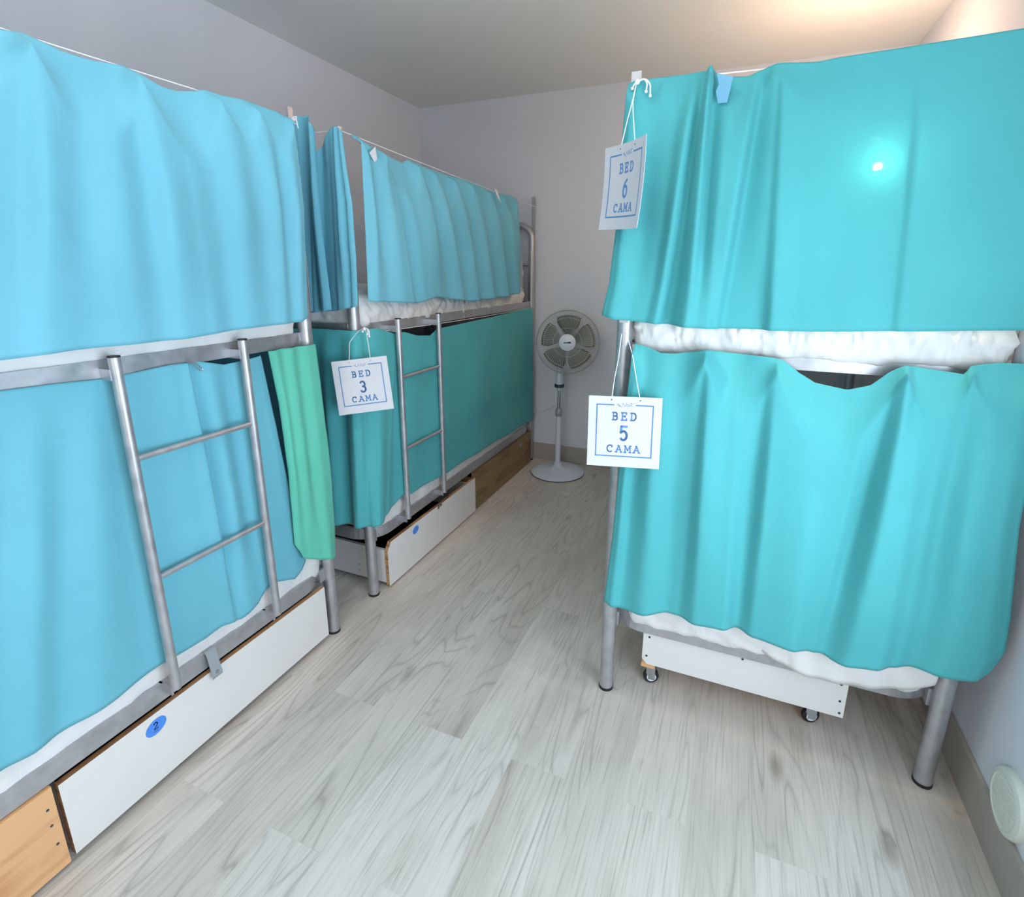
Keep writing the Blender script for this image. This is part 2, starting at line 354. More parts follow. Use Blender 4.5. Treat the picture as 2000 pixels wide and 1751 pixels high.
# ------------------------------------------------------------------ bunk beds
PR = 0.0245
def rect_ring(bm, x0, x1, y0, y1, zc, hw, hh, rad):
    pts = fillet([(x0, y0, zc), (x1, y0, zc), (x1, y1, zc), (x0, y1, zc)], rad, 8, closed=True)
    sweep(bm, pts, [(-hw, -hh), (hw, -hh), (hw, hh), (-hw, hh)], closed=True)
def bunk(label, xf, xb, y0, y1, aisle, lad, guard, zl=0.31, zu=1.26, ladz=(0.309, 1.289), laderx=None, bars=(1, 1)):
    """xf aisle-side post line, xb wall-side post line; aisle = +1/-1 side (in X) the ladder is on"""
    t = thing('bunk_bed', ((xf+xb)/2, (y0+y1)/2, 0), label, 'bed', 'steel tube bunk beds')
    for x in (xf, xb):
        for y in (y0, y1):
            sx = 1 if (x == max(xf, xb)) else -1
            p = auto(link('post', tube(NB(), [(x, y, 0.008), (x, y, 1.62)], PR, 20), M['steel'], t))
            auto(link('foot_cap', tube(NB(), [(x, y, 0), (x, y, 0.010)], PR+.0015, 20), M['black'], p))
    for y in (y0, y1):
        pts = fillet([(xf, y, 1.62), (xf, y, 1.83), (xb, y, 1.83), (xb, y, 1.62)], .16, 10)
        auto(link('end_hoop', tube(NB(), pts, PR-.0015, 18), M['steel'], t))
        auto(link('end_bar', tube(NB(), [(xf, y, 1.548), (xb, y, 1.548)], .011, 12), M['steel'], t))
        auto(link('end_bar', tube(NB(), [(xf, y, 0.62), (xb, y, 0.62)], .011, 12), M['steel'], t))
    x0, x1 = min(xf, xb)-.006, max(xf, xb)+.006
    for zc, rr, hh in ((zu-.002, .09, .023), (zl-.016, .13, .028)):
        bm = NB(); rect_ring(bm, x0, x1, y0+.012, y1-.012, zc, .008, hh, rr)
        fr = link('bed_rail', bm, M['steel'], t)
        bm = NB()
        n = 13
        for i in range(n):
            yy = y0+.10+(y1-y0-.2)*i/(n-1); box(bm, x0+.012, x1-.012, yy-.03, yy+.03, zc-.022, zc-.012)
        link('slat_base', bm, M['slat'], t)
        for x in (xf, xb):
            for y in (y0, y1):
                s = 1 if y == y0 else -1; d = 1 if x == min(xf, xb) else -1
                auto(link('bracket', box(NB(), min(x, x+d*.03), max(x, x+d*.03), min(y+s*.015, y+s*.05), max(y+s*.015, y+s*.05), zc-.035, zc+.022, .003), M['steel'], t))
    # ladder
    lx = laderx
    L = bpy.data.objects.new('ladder', None); C.objects.link(L); L.parent = t
    for y in lad:
        rail = auto(link('ladder_rail', tube(NB(), [(lx, y, ladz[0]), (lx, y, ladz[1])], .0135, 16), M['steel'], L))
        auto(link('end_plug', tube(NB(), [(lx, y, ladz[1]), (lx, y, ladz[1]+.004)], .0142, 16), M['black'], L))
        for zc in (zu-.012, zl-.0):
            s = -1 if aisle > 0 else 1
            box_x = sorted((lx, xf+s*.005)); auto(link('ladder_bracket', box(NB(), box_x[0], box_x[1], y-.016, y-.010, zc-.016, zc+.012), M['steel'], L))
    for z in (0.67, 1.02):
        auto(link('rung', tube(NB(), [(lx, lad[0], z), (lx, lad[1], z)], .0085, 12), M['steel'], L))
    # guard rail on the upper bunk
    if guard:
        gx = xf+aisle*0.006
        pts = fillet([(gx, guard[0], zu-.02), (gx, guard[0], 1.66), (gx, guard[1], 1.66), (gx, guard[1], zu-.02)], .10, 8)
        auto(link('guard_rail', tube(NB(), pts, .0125, 14), M['steel'], t))
    # flat bars that carry the curtain cord
    for y, on in ((y0, bars[0]), (y1, bars[1])):
        if on:
            s = 1 if y == y1 else -1
            b = NB(); box(b, xf-.013, xf+.013, y+s*(PR), y+s*(PR+.003), 1.35, 2.03)
            box(b, xf+aisle*.013-.0015, xf+aisle*.013+.0015, min(y+s*PR, y+s*(PR-.02)), max(y+s*PR, y+s*(PR-.02)), 1.84, 2.03)
            link('cord_bar', b, M['steel'], t)
    return t
LX = -1.424
lA = [float(un(222, 697, 'X', LX)[1]), float(un(473, 662, 'X', LX)[1])]
lB = [float(un(777, 623, 'X', LX)[1]), float(un(856, 613, 'X', LX)[1])]
bunkA = bunk('grey steel bunk bed nearest on the left, its feet by the long white drawer', -1.479, -2.405, -0.53, 1.484, 1, lA, (-.35, .48), laderx=LX)
bunkB = bunk('grey steel bunk bed on the far left, its end against the far wall', -1.488, -2.405, 1.766, 3.788, 1, lB, (2.70, 3.565), laderx=LX)
bunkC = bunk('grey steel bunk bed on the right whose narrow end faces us', -0.327, 0.652, 1.631, 3.64, -1, [2.35, 2.72], (2.85, 3.45), laderx=-.382)

# ------------------------------------------------------------------ mattresses
def mattress(x0, x1, y0, y1, z0, z1, label, wr=.006, seed=0, bulge=.012, nx=60, ny=90, puck=.9):
    bm = NB(); bmesh.ops.create_cube(bm, size=1)
    for v in bm.verts: v.co = Vector((x0 if v.co.x < 0 else x1, y0 if v.co.y < 0 else y1, z0 if v.co.z < 0 else z1))
    ex = [e for e in bm.edges if abs(e.verts[0].co.x-e.verts[1].co.x) > .1]; ey = [e for e in bm.edges if abs(e.verts[0].co.y-e.verts[1].co.y) > .1]
    bmesh.ops.subdivide_edges(bm, edges=ex, cuts=nx-1, use_grid_fill=True)
    ey = [e for e in bm.edges if abs(e.verts[0].co.y-e.verts[1].co.y) > .1]
    bmesh.ops.subdivide_edges(bm, edges=ey, cuts=ny-1, use_grid_fill=True)
    ez = [e for e in bm.edges if abs(e.verts[0].co.z-e.verts[1].co.z) > .05]
    bmesh.ops.subdivide_edges(bm, edges=ez, cuts=13, use_grid_fill=True)
    r = .036; c = Vector(((x0+x1)/2, (y0+y1)/2, (z0+z1)/2)); h = Vector(((x1-x0)/2, (y1-y0)/2, (z1-z0)/2))
    for v in bm.verts:
        p = v.co-c
        q = Vector([max(-hh+r, min(hh-r, a)) for a, hh in zip(p, h)]); d = p-q
        if d.length > 1e-6:
            ax = [abs(a) > 1e-6 for a in d]
            if sum(ax) > 1: d = d.normalized()*r
        out = d.normalized() if d.length > 1e-6 else Vector((0, 0, 0))
        sidef = 1-abs(p.z)/h.z
        n1 = noise.noise(Vector((v.co.x*11+v.co.z*9+seed, v.co.y*11-v.co.z*14, v.co.z*6)))
        n2 = noise.noise(Vector((v.co.x*30+v.co.z*25+seed, v.co.y*30+v.co.z*22, v.co.z*12)))
        ridge = (1-abs(n1)*2)**2 if abs(n1) < .5 else 0
        n3 = noise.noise(Vector((v.co.x*34-v.co.z*26+seed+1.5*n1, v.co.y*34+v.co.z*26, v.co.z*7)))
        k = wr*(ridge*1.1+n2*.6+(puck*(1-abs(n3)*2.6) if abs(n3) < .38 else 0)*max(0, sidef))+bulge*max(0, sidef)
        if v.co.z > z1-.01: k = wr*(n1+n2*.5)
        v.co = c+q+d+out*k
    o = link('mattress', bm, M['sheet'], None, True)
    return tag(o, label, 'mattress', 'sheeted bunk mattresses')
mA1 = mattress(-2.37, -1.482, -.47, 1.45, .285, .46, 'white sheeted mattress on the lower bunk nearest left, above the long white drawer', seed=1, bulge=.004)
mA2 = mattress(-2.37, -1.478, -.47, 1.44, 1.250, 1.40, 'white sheeted mattress on the upper bunk nearest left', seed=2, bulge=.008)
mB1 = mattress(-2.37, -1.490, 1.83, 3.73, .285, .46, 'white sheeted mattress on the lower bunk at the far left', seed=3)
mB2 = mattress(-2.37, -1.486, 1.80, 3.60, 1.250, 1.42, 'rumpled white mattress on the upper bunk at the far left', wr=.008, seed=4, ny=200, puck=1.6)
mC1 = mattress(-.255, .600, 1.632, 3.58, .285, .46, 'white sheeted mattress on the lower bunk at right, over the wheeled drawer', seed=5, nx=70)
mC2 = mattress(-.288, .618, 1.630, 3.58, 1.256, 1.42, 'puckered white mattress on the upper bunk at right', wr=.006, seed=6, bulge=.016, nx=200, puck=2.2)
# the sheet hangs over the rail at the right of the lower mattress
bm = NB(); G = []
pxs = [(1452, 1262, 1250), (1480, 1275, 1262), (1520, 1296, 1270), (1580, 1322, 1280), (1640, 1334, 1290), (1700, 1343, 1300), (1760, 1345, 1308), (1812, 1342, 1308), (1826, 1338, 1308)]
for i in range(61):
    u = 1452+(1826-1452)*i/60; b_ = np.interp(u, [p[0] for p in pxs], [p[1] for p in pxs])
    P = un(u, b_, 'Y', 1.606); col = []
    for j in range(9):
        tt = j/8; z = P[2]*(1-tt)+.43*tt
        yy = 1.640-.034*min(1, i/16)-.006*math.sin(tt*3.1)-.003*math.sin(P[0]*70+tt*5)*(1-tt)
        col.append(bm.verts.new((P[0], yy, z)))
    G.append(col)
for i in range(60):
    for j in range(8): bm.faces.new((G[i][j], G[i+1][j], G[i+1][j+1], G[i][j+1]))
o = link('hanging_sheet', bm, M['sheet'], mC1, True); o.modifiers.new('thick', 'SOLIDIFY').thickness = .002
# pillow at the far end of bunk B
def pillow(c, s, label, rot=0):
    bm = NB(); bmesh.ops.create_uvsphere(bm, u_segments=48, v_segments=24, radius=1)
    for v in bm.verts:
        x, y, z = v.co
        f = lambda a, e: math.copysign(abs(a)**e, a)
        v.co = Vector((f(x, .55)*s[0], f(y, .55)*s[1], f(z, .9)*s[2]*(1+.10*noise.noise(Vector((x*3, y*3, z*3))))))
    bmesh.ops.transform(bm, matrix=Matrix.Translation(c) @ Matrix.Rotation(rot, 4, 'X'), verts=bm.verts)
    return tag(link('pillow', bm, M['sheet'], None, True), label, 'pillow')
pillow((-1.83, 3.62, 1.47), (.33, .12, .085), 'white pillow at the far end of the upper left bunk', .5)

# ------------------------------------------------------------------ curtains
def curtain(name, label, mat, path, top, bot, cols, dd=.012, nv=70, swag=None, seed=0, left=None, right=None, spacing=.006, amp=1.0):
    """path: plan polyline [(x,y),...]; edges: entries (seg, px, py) read off the photo on that segment's plane or ('m', s, z).
    cols: (top, bottom, d_top, d_mid, d_bottom): folds as outward offsets along the cloth, top/bottom = (seg, px) or ('m', s)"""
    P = [Vector((a, b, 0)) for a, b in path]; L = [0]
    for a, b in zip(P, P[1:]): L.append(L[-1]+(b-a).length)
    def frame(s):
        s_ = max(0, min(L[-1]-1e-6, s)); i = max(k for k in range(len(P)-1) if L[k] <= s_+1e-9)
        d = (P[i+1]-P[i]).normalized(); return P[i]+d*(s-L[i]), d
    def s_of(e):
        if e[0] == 'm': return e[1], e[2]
        i = e[0]; a, b = P[i], P[i+1]
        q = un(e[1], e[2], 'X', a.x) if abs(a.x-b.x) < 1e-6 else un(e[1], e[2], 'Y', a.y)
        d = (b-a).normalized(); return L[i]+(Vector((q[0], q[1], 0))-Vector((a.x, a.y, 0))).dot(d), float(q[2])
    tp = [s_of(e) for e in top]; bt = [s_of(e) for e in bot]
    tS = [p[0] for p in tp]; tZ = [p[1] for p in tp]; bS = [p[0] for p in bt]; bZ = [p[1] for p in bt]
    def colS(e, edge, raw):
        if e[0] == 'm': return e[1]
        pts = [(r[1], S[0]) for r, S in zip(raw, edge) if r[0] == e[0]]
        pts.sort(); return float(np.interp(e[1], [p[0] for p in pts], [p[1] for p in pts]))
    cs = [(colS(c[0], tp, top), colS(c[1], bt, bot), c[2]*amp, c[3]*amp, c[4]*amp) for c in cols]
    K = len(cs); knots = [0]
    for a, b in zip(cs, cs[1:]): knots.append(knots[-1]+max(.004, (abs(b[0]-a[0])+abs(b[1]-a[1]))/2))
    tot = knots[-1]; nu = max(24, int(tot/spacing))
    def pchip(xs, ys, x):
        i = max(0, min(len(xs)-2, int(np.searchsorted(xs, x, side='right'))-1))
        h = xs[i+1]-xs[i]; t_ = (x-xs[i])/h; t2 = t_*t_*(3-2*t_); return ys[i]*(1-t2)+ys[i+1]*t2
    def lerp(xs, ys, x): return float(np.interp(x, xs, ys))
    sw = sorted(colS(e, tp, top) for e in swag) if swag else None
    bm = NB(); G = []
    for i in range(nu+1):
        k = tot*i/nu
        st, sb = lerp(knots, [c[0] for c in cs], k), lerp(knots, [c[1] for c in cs], k)
        d0, d1, d2 = (pchip(knots, [c[j] for c in cs], k) for j in (2, 3, 4))
        zt, zb = lerp(tS, tZ, st), lerp(bS, bZ, sb); col = []
        for j in range(nv+1):
            v = j/nv; v = v**1.15
            s = st*(1-v)+sb*v; z = zt*(1-v)+zb*v
            e = lambda arr: (np.interp(v, [p[0] for p in arr], [p[1] for p in arr]))
            if left: s += e(left)*max(0, 1-i/nu*3)
            if right: s += e(right)*max(0, 1-(1-i/nu)*3)
            if v < .5: w_ = v/.5; d = d0*(1-w_)**2+d1*(1-(1-w_)**2)
            else: w_ = (v-.5)/.5; w_ = w_*w_*(3-2*w_); d = d1*(1-w_)+d2*w_
            if sw:
                drop = zt-z; dep = .03
                for a, b in zip(sw, sw[1:]):
                    if a <= st <= b and b > a:
                        t_ = (st-a)/(b-a); dep = .03+min(.17, (b-a)*.8)*4*t_*(1-t_)
                q = min(1, drop/dep); d += dd*(q*q*(3-2*q))
            d += .0035*noise.noise(Vector((s*5+seed, z*2.2, seed)))*min(1, v*5)
            d += .0012*noise.noise(Vector((s*17+z*6+seed, z*11-s*5, 3)))*min(1, v*8)
            p, dr = frame(s); p2, dr2 = frame(s+.03); p1, dr1 = frame(s-.03)
            dr = (dr+dr1+dr2).normalized(); nrm = Vector((dr.y, -dr.x, 0))
            col.append(bm.verts.new((p.x+nrm.x*d, p.y+nrm.y*d, z)))
        G.append(col)
    for i in range(nu):
        for j in range(nv): bm.faces.new((G[i][j], G[i][j+1], G[i+1][j+1], G[i+1][j]))
    o = link(name, bm, mat, None, 'keep'); 
    sm = o.modifiers.new('thick', 'SOLIDIFY'); sm.thickness = .0012; sm.offset = 0
    return tag(o, label, 'curtain', 'turquoise bunk curtains')

# nearest upper-left curtain (bed A)
XA = -1.440
top = [('m', -.52, 1.985), ('m', .3, 1.98), (0, 0, 58), (0, 30, 61), (0, 51, 67), (0, 90, 85), (0, 120, 100), (0, 180, 118), (0, 240, 128), (0, 270, 143), (0, 315, 169), (0, 345, 178), (0, 375, 178), (0, 399, 175), (0, 435, 187), (0, 474, 194), (0, 522, 212), (0, 546, 220)]
# arc length starts at y=-0.55, so 'm' values are s = y+0.55
top = [('m', e[1]+.55, e[2]) if e[0] == 'm' else e for e in top]
bot = [('m', .0, 1.33), ('m', .8, 1.32), (0, 0, 697), (0, 100, 682), (0, 200, 672), (0, 320, 660), (0, 450, 640), (0, 560, 627), (0, 578, 618)]
c2 = curtain('bunk_curtain', 'light blue upper curtain filling the top left, on the bunk nearest left', M['teal3'], [(XA, -.55), (XA, 1.60)], top, bot,
    [(('m', .03), ('m', .03), 0, .0, .0), (('m', .4), ('m', .3), 0, .03, .02), (('m', .7), ('m', .6), 0, -.0, .0), (('m', 1.0), ('m', .9), 0, .03, .025),
     ((0, 2), (0, 2), 0, .0, .0), ((0, 37), (0, 60), 0, .035, .015), ((0, 110), (0, 150), 0, .012, .004), ((0, 160), (0, 230), 0, .024, .018), ((0, 215), (0, 290), 0, .0, .004), ((0, 243), (0, 330), 0, .032, .022),
     ((0, 300), (0, 380), 0, .014, .016), ((0, 350), (0, 425), 0, .004, .0), ((0, 399), (0, 460), 0, .034, .016), ((0, 440), (0, 500), 0, .012, .006), ((0, 474), (0, 525), 0, .030, .016), ((0, 500), (0, 545), 0, -.004, .002), ((0, 524), (0, 562), 0, .022, .012), ((0, 545), (0, 577), 0, .002, .0)],
    swag=[('m', .03), ('m', .5), ('m', 1.0), (0, 30), (0, 240), (0, 399), (0, 474), (0, 545)], dd=.055, amp=.85, seed=1,
    right=[(0, 0), (.2, .012), (.45, .02), (.75, .01), (1, 0)])
# nearest lower-left curtain
XA = -1.458
bot1 = [(0, 1506), (120, 1430), (224, 1362), (324, 1290), (400, 1246), (432, 1222), (472, 1208), (504, 1178), (520, 1150), (536, 1136), (576, 1130), (592, 1110), (600, 1094), (616, 1092), (648, 1086)]
c1 = curtain('bunk_curtain', 'light blue lower curtain behind the nearest ladder, from edge of view to the post', M['teal'], [(XA, -.55), (XA, 1.70)],
    [('m', .05, 1.235), ('m', .9, 1.235), (0, 0, 763), (0, 100, 750), (0, 215, 738), (0, 330, 712), (0, 385, 705), (0, 440, 712), (0, 475, 704), (0, 511, 694)],
    [('m', .05, .41), ('m', .85, .41)]+[(0, a, b) for a, b in bot1[:-2]],
    [(('m', .06), ('m', .06), 0, 0, 0), (('m', .5), ('m', .4), 0, .015, .02), (('m', .9), ('m', .8), 0, .0, .005),
     ((0, 2), (0, 2), 0, .0, .0), ((0, 60), (0, 60), 0, .018, .014), ((0, 120), (0, 120), 0, .002, .0), ((0, 175), (0, 190), 0, .016, .014), ((0, 225), (0, 290), -.004, -.006, -.002), ((0, 280), (0, 350), .0, .004, .006),
     ((0, 340), (0, 415), .006, .012, .004), ((0, 361), (0, 455), .012, .020, .006), ((0, 369), (0, 464), -.014, -.020, -.002), ((0, 405), (0, 485), .006, .014, .006), ((0, 440), (0, 512), -.006, -.014, .0), ((0, 475), (0, 534), .0, .004, .003), ((0, 500), (0, 582), .0, .0, .002), ((0, 511), (0, 599), -.004, -.006, -.004)],
    dd=.004, seed=2)
c1g = curtain('bunk_curtain', 'curtain strip tinted green as if warm-lit, hanging over the foot post right of the nearest ladder', M['green'], [(-1.440, 1.0), (-1.440, 1.75)],
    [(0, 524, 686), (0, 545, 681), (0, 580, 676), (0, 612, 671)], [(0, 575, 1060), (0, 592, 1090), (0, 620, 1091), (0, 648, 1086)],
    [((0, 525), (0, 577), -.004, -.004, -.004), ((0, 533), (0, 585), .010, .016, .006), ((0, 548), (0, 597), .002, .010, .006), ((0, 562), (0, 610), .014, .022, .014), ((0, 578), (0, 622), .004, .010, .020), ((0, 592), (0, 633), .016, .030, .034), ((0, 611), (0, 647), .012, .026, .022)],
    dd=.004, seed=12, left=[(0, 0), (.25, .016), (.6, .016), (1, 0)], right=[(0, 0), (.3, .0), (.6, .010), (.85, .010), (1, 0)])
for nm, zt_, zb_, lb in (('up', 1.985, 1.34, 'dark teal end curtain of the upper bunk nearest left, behind its post'), ('lo', 1.235, .41, 'shadowed teal end curtain of the lower bunk nearest left, seen through a slit')):
    x1_ = .86 if nm == 'up' else .84
    cc = [(('m', .02+k*(x1_-.02)/10), ('m', .02+k*(x1_-.02)/10), 0, (.018 if k % 2 else -.012), (.018 if k % 2 else -.012)) for k in range(11)]
    curtain('bunk_curtain', lb, M['teal'], [(-2.38, 1.532), (-1.50, 1.532)], [('m', .02, zt_), ('m', x1_, zt_)], [('m', .02, zb_), ('m', x1_, zb_)], cc, dd=.004, seed=20)
# far upper-left curtain (bed B front)
XB = -1.446
def curtB():
    top = [(0, 686, 266), (0, 692, 262), (0, 700, 268), (0, 720, 287), (0, 733, 288), (0, 745, 298), (0, 785, 318), (0, 797, 311), (0, 830, 327), (0, 870, 341), (0, 905, 350), (0, 940, 364), (0, 950, 371), (0, 970, 376), (0, 998, 382)]
    bot = [(0, 700, 588), (0, 745, 589), (0, 800, 592), (0, 835, 579), (0, 900, 588), (0, 960, 580), (0, 1006, 570)]
    return curtain('bunk_curtain', 'pleated teal upper curtain along the far left bunk', M['teal3'], [(XB, 1.60), (XB, 3.78)], top, bot,
        [((0, 687), (0, 703), 0, 0, 0), ((0, 694), (0, 715), 0, .03, .02), ((0, 706), (0, 740), 0, -.0, .01), ((0, 722), (0, 765), .012, .035, .025), ((0, 733), (0, 785), 0, .03, .02), ((0, 742), (0, 800), -.004, .0, -.006), ((0, 765), (0, 815), 0, .028, .012), ((0, 797), (0, 838), 0, .05, .018), ((0, 815), (0, 862), 0, .006, .0),
         ((0, 832), (0, 880), 0, .045, .03), ((0, 852), (0, 897), 0, .0, .004), ((0, 872), (0, 912), 0, .042, .035), ((0, 890), (0, 926), 0, .0, .0), ((0, 906), (0, 940), 0, .04, .04), ((0, 925), (0, 955), 0, .008, .008), ((0, 941), (0, 968), 0, .05, .05), ((0, 958), (0, 977), 0, -.014, -.014), ((0, 975), (0, 990), 0, .04, .04), ((0, 998), (0, 1006), 0, .01, .0)],
        swag=[(0, 690), (0, 733), (0, 797), (0, 832), (0, 872), (0, 906), (0, 941), (0, 970), (0, 998)], dd=.042, amp=1.0, seed=3)
c4 = curtB()
# short flapping corner piece of the same bed
c4a = curtain('bunk_curtain', 'narrow blue curtain gathered at the post between the two left bunks', M['teal3'], [(-2.2, 1.722), (-1.36, 1.722)],
    [(0, 598, 330), (0, 618, 290), (0, 634, 268), (0, 646, 252), (0, 660, 248), (0, 668, 256)], [(0, 596, 611), (0, 612, 610), (0, 655, 607), (0, 703, 598)],
    [((0, 599), (0, 600), -.01, -.01, -.01), ((0, 612), (0, 618), -.0, .01, .01), ((0, 622), (0, 632), -.02, -.02, -.02), ((0, 636), (0, 655), .0, -.012, -.01), ((0, 650), (0, 668), .006, .010, .01), ((0, 657), (0, 680), .012, .035, .012), ((0, 661), (0, 687), .0, .012, .0), ((0, 665), (0, 695), .012, .03, .016), ((0, 668), (0, 702), 0, .02, .01)], dd=.004, seed=4,
    right=[(0, 0), (.15, .012), (.4, .030), (.7, .020), (1, 0)])
# end curtain of the far-left bed
c4e = curtain('bunk_curtain', 'dark teal curtain in the gap just right of the nearest upper-left post', M['teal3'], [(-2.38, 1.700), (-1.45, 1.700)],
    [('m', .02, 1.98), ('m', .45, 2.0), (0, 575, 228), (0, 590, 222), (0, 600, 224), (0, 610, 238), (0, 614, 252)], [('m', .02, 1.33), ('m', .5, 1.33), (0, 590, 606), (0, 620, 611), (0, 648, 605)],
    [(('m', .03), ('m', .03), 0, 0, 0), (('m', .25), ('m', .25), 0, .03, .03), (('m', .45), ('m', .5), 0, -.02, -.02), ((0, 578), (0, 600), -.0, -.01, -.01), ((0, 590), (0, 620), -.03, -.045, -.03), ((0, 603), (0, 634), .0, .022, .014), ((0, 610), (0, 640), .02, .03, .02), ((0, 614), (0, 648), 0, .01, .0)], dd=.004, seed=5,
    right=[(0, 0), (.3, .0), (1, 0)])
# lower far-left curtain, wrapping the near end of bed B and its front
XC = -1.450; YE = 1.728
c3 = curtain('bunk_curtain', 'teal green lower curtain wrapping the corner of the far left bunk behind its ladder', M['teal2'], [(-2.38, YE), (XC-.02, YE), (XC, YE+.02), (XC, 3.80)],
    [('m', .02, 1.24), ('m', .5, 1.25), (0, 612, 641), (0, 690, 646), (0, 738, 648), (2, 770, 651), (2, 790, 648), (2, 815, 655), (2, 840, 655), (2, 853, 642), (2, 900, 632), (2, 960, 619), (2, 1040, 600)],
    [('m', .02, .33), ('m', .5, .33), (0, 640, 1018), (0, 690, 1022), (0, 738, 1031), (2, 748, 1005), (2, 770, 985), (2, 785, 965), (2, 800, 963), (2, 830, 945), (2, 870, 922), (2, 940, 876), (2, 1040, 818)],
    [(('m', .03), ('m', .03), 0, 0, 0), (('m', .3), ('m', .3), 0, .03, .03), (('m', .5), ('m', .55), 0, -.01, -.01), ((0, 615), (0, 645), 0, -.01, -.01), ((0, 640), (0, 665), 0, .03, .03), ((0, 665), (0, 686), 0, -.015, -.012), ((0, 690), (0, 706), 0, .03, .03), ((0, 708), (0, 718), 0, .0, .0), ((0, 735), (0, 732), 0.01, .03, .03),
     ((2, 748), (2, 749), .0, .006, .012), ((2, 770), (2, 768), .0, -.006, -.006), ((2, 800), (2, 798), 0, .004, .008), ((2, 830), (2, 830), 0, -.008, -.002), ((2, 856), (2, 870), 0, .008, .006), ((2, 890), (2, 900), .0, .0, .0), ((2, 925), (2, 935), .0, .014, .01), ((2, 960), (2, 965), 0, .0, .0), ((2, 990), (2, 990), 0, .012, .01), ((2, 1015), (2, 1010), 0, .0, .0), ((2, 1038), (2, 1038), 0, .006, .006)],
    swag=[(0, 690), (2, 790), (2, 853), (2, 960), (2, 1040)], dd=.006, seed=6, nv=90)
# right bed, upper curtain
YC = 1.588
t6 = [(0, 1228, 163), (0, 1250, 157), (0, 1300, 150), (0, 1370, 142), (0, 1397, 140), (0, 1420, 148), (0, 1462, 150), (0, 1480, 142), (0, 1500, 130), (0, 1520, 125), (0, 1560, 124), (0, 1600, 121), (0, 1640, 112), (0, 1750, 95), (0, 1900, 71), (0, 2000, 55), ('m', 1.10, 2.01)]
b6 = [(0, 1177, 614), (0, 1205, 622), (0, 1300, 632), (0, 1400, 640), (0, 1600, 645), (0, 1800, 645), (0, 2000, 643), ('m', 1.10, 1.37)]
c6 = curtain('bunk_curtain', 'turquoise upper curtain on the right bunk, with a small lamp glint showing through', M['teal2'], [(-.45, YC), (.72, YC)], t6, b6,
    [((0, 1228), (0, 1178), 0, .0, .0), ((0, 1242), (0, 1198), .004, .014, .014), ((0, 1285), (0, 1235), .0, .002, .004), ((0, 1335), (0, 1262), .0, .010, .006), ((0, 1365), (0, 1284), .004, .036, .018), ((0, 1379), (0, 1302), .008, .004, -.012), ((0, 1391), (0, 1345), .034, .040, .036), ((0, 1399), (0, 1362), -.006, .014, .026),
     ((0, 1430), (0, 1382), -.002, .036, .026), ((0, 1480), (0, 1396), .004, .040, .016), ((0, 1497), (0, 1412), -.002, -.006, -.006), ((0, 1520), (0, 1490), .004, .012, -.002), ((0, 1532), (0, 1508), .006, .026, .020), ((0, 1600), (0, 1560), .002, .016, .014), ((0, 1680), (0, 1640), .0, .010, .008), ((0, 1790), (0, 1738), .0, .002, -.001), ((0, 1805), (0, 1752), .0, .009, .006), ((0, 1920), (0, 1900), .0, .004, .002), ((0, 1990), (0, 1985), .0, .010, .004), (('m', 1.09), ('m', 1.09), 0, 0, 0)],
    swag=[(0, 1228), (0, 1300), (0, 1397), (0, 1510), ('m', 1.09)], dd=.018, amp=1.45, seed=7, left=[(0, 0), (.3, .004), (.6, .014), (.85, .012), (1, 0)])
# right bed, lower curtain
YC = 1.592
t5 = [(0, 1240, 670), (0, 1262, 676), (0, 1290, 688), (0, 1320, 690), (0, 1355, 686), (0, 1380, 681), (0, 1440, 690), (0, 1505, 696), (0, 1530, 702), (0, 1560, 727), (0, 1592, 747), (0, 1655, 761), (0, 1700, 752), (0, 1735, 726), (0, 1765, 711), (0, 1800, 718), (0, 1880, 729), (0, 1893, 712), (0, 1950, 708), (0, 2010, 710), ('m', 1.13, 1.29)]
b5 = [(0, 1183, 1163), (0, 1215, 1177), (0, 1300, 1186), (0, 1400, 1202), (0, 1500, 1230), (0, 1560, 1248), (0, 1620, 1270), (0, 1680, 1274), (0, 1800, 1289), (0, 1860, 1304), (0, 1895, 1308), (0, 1918, 1301), (0, 1930, 1290)]
c5 = curtain('bunk_curtain', 'turquoise green lower curtain on the right bunk, sagging open below the upper mattress', M['teal2'], [(-.45, YC), (.74, YC)], t5, b5,
    [((0, 1240), (0, 1184), 0, .0, .0), ((0, 1252), (0, 1200), .002, .012, .010), ((0, 1262), (0, 1214), .0, -.004, .0), ((0, 1296), (0, 1262), .004, .026, .020), ((0, 1340), (0, 1305), .0, .006, -.004), ((0, 1378), (0, 1325), .014, .010, .0), ((0, 1392), (0, 1362), .010, .042, .026), ((0, 1440), (0, 1412), .0, .030, .026), ((0, 1498), (0, 1440), .010, .006, .0), ((0, 1520), (0, 1470), .008, .034, .020),
     ((0, 1590), (0, 1540), .0, .044, .028), ((0, 1690), (0, 1580), .0, .020, .006), ((0, 1745), (0, 1602), .006, -.002, -.002), ((0, 1768), (0, 1650), .014, .044, .028), ((0, 1790), (0, 1700), -.002, .040, .030), ((0, 1850), (0, 1735), .004, .018, .012), ((0, 1890), (0, 1770), .010, .002, .002), ((0, 1930), (0, 1820), .004, .022, .018), ((0, 1990), (0, 1880), .002, .014, .012), (('m', 1.12), (0, 1929), 0, .0, .0)],
    swag=[(0, 1240), (0, 1380), (0, 1520), (0, 1768), (0, 1893), ('m', 1.12)], dd=.032, amp=1.4, seed=8, nv=90,
    left=[(0, 0), (.35, .0), (.7, .004), (1, 0)], right=[(0, 0), (.5, .0), (.8, .016), (.93, .018), (1, 0)])
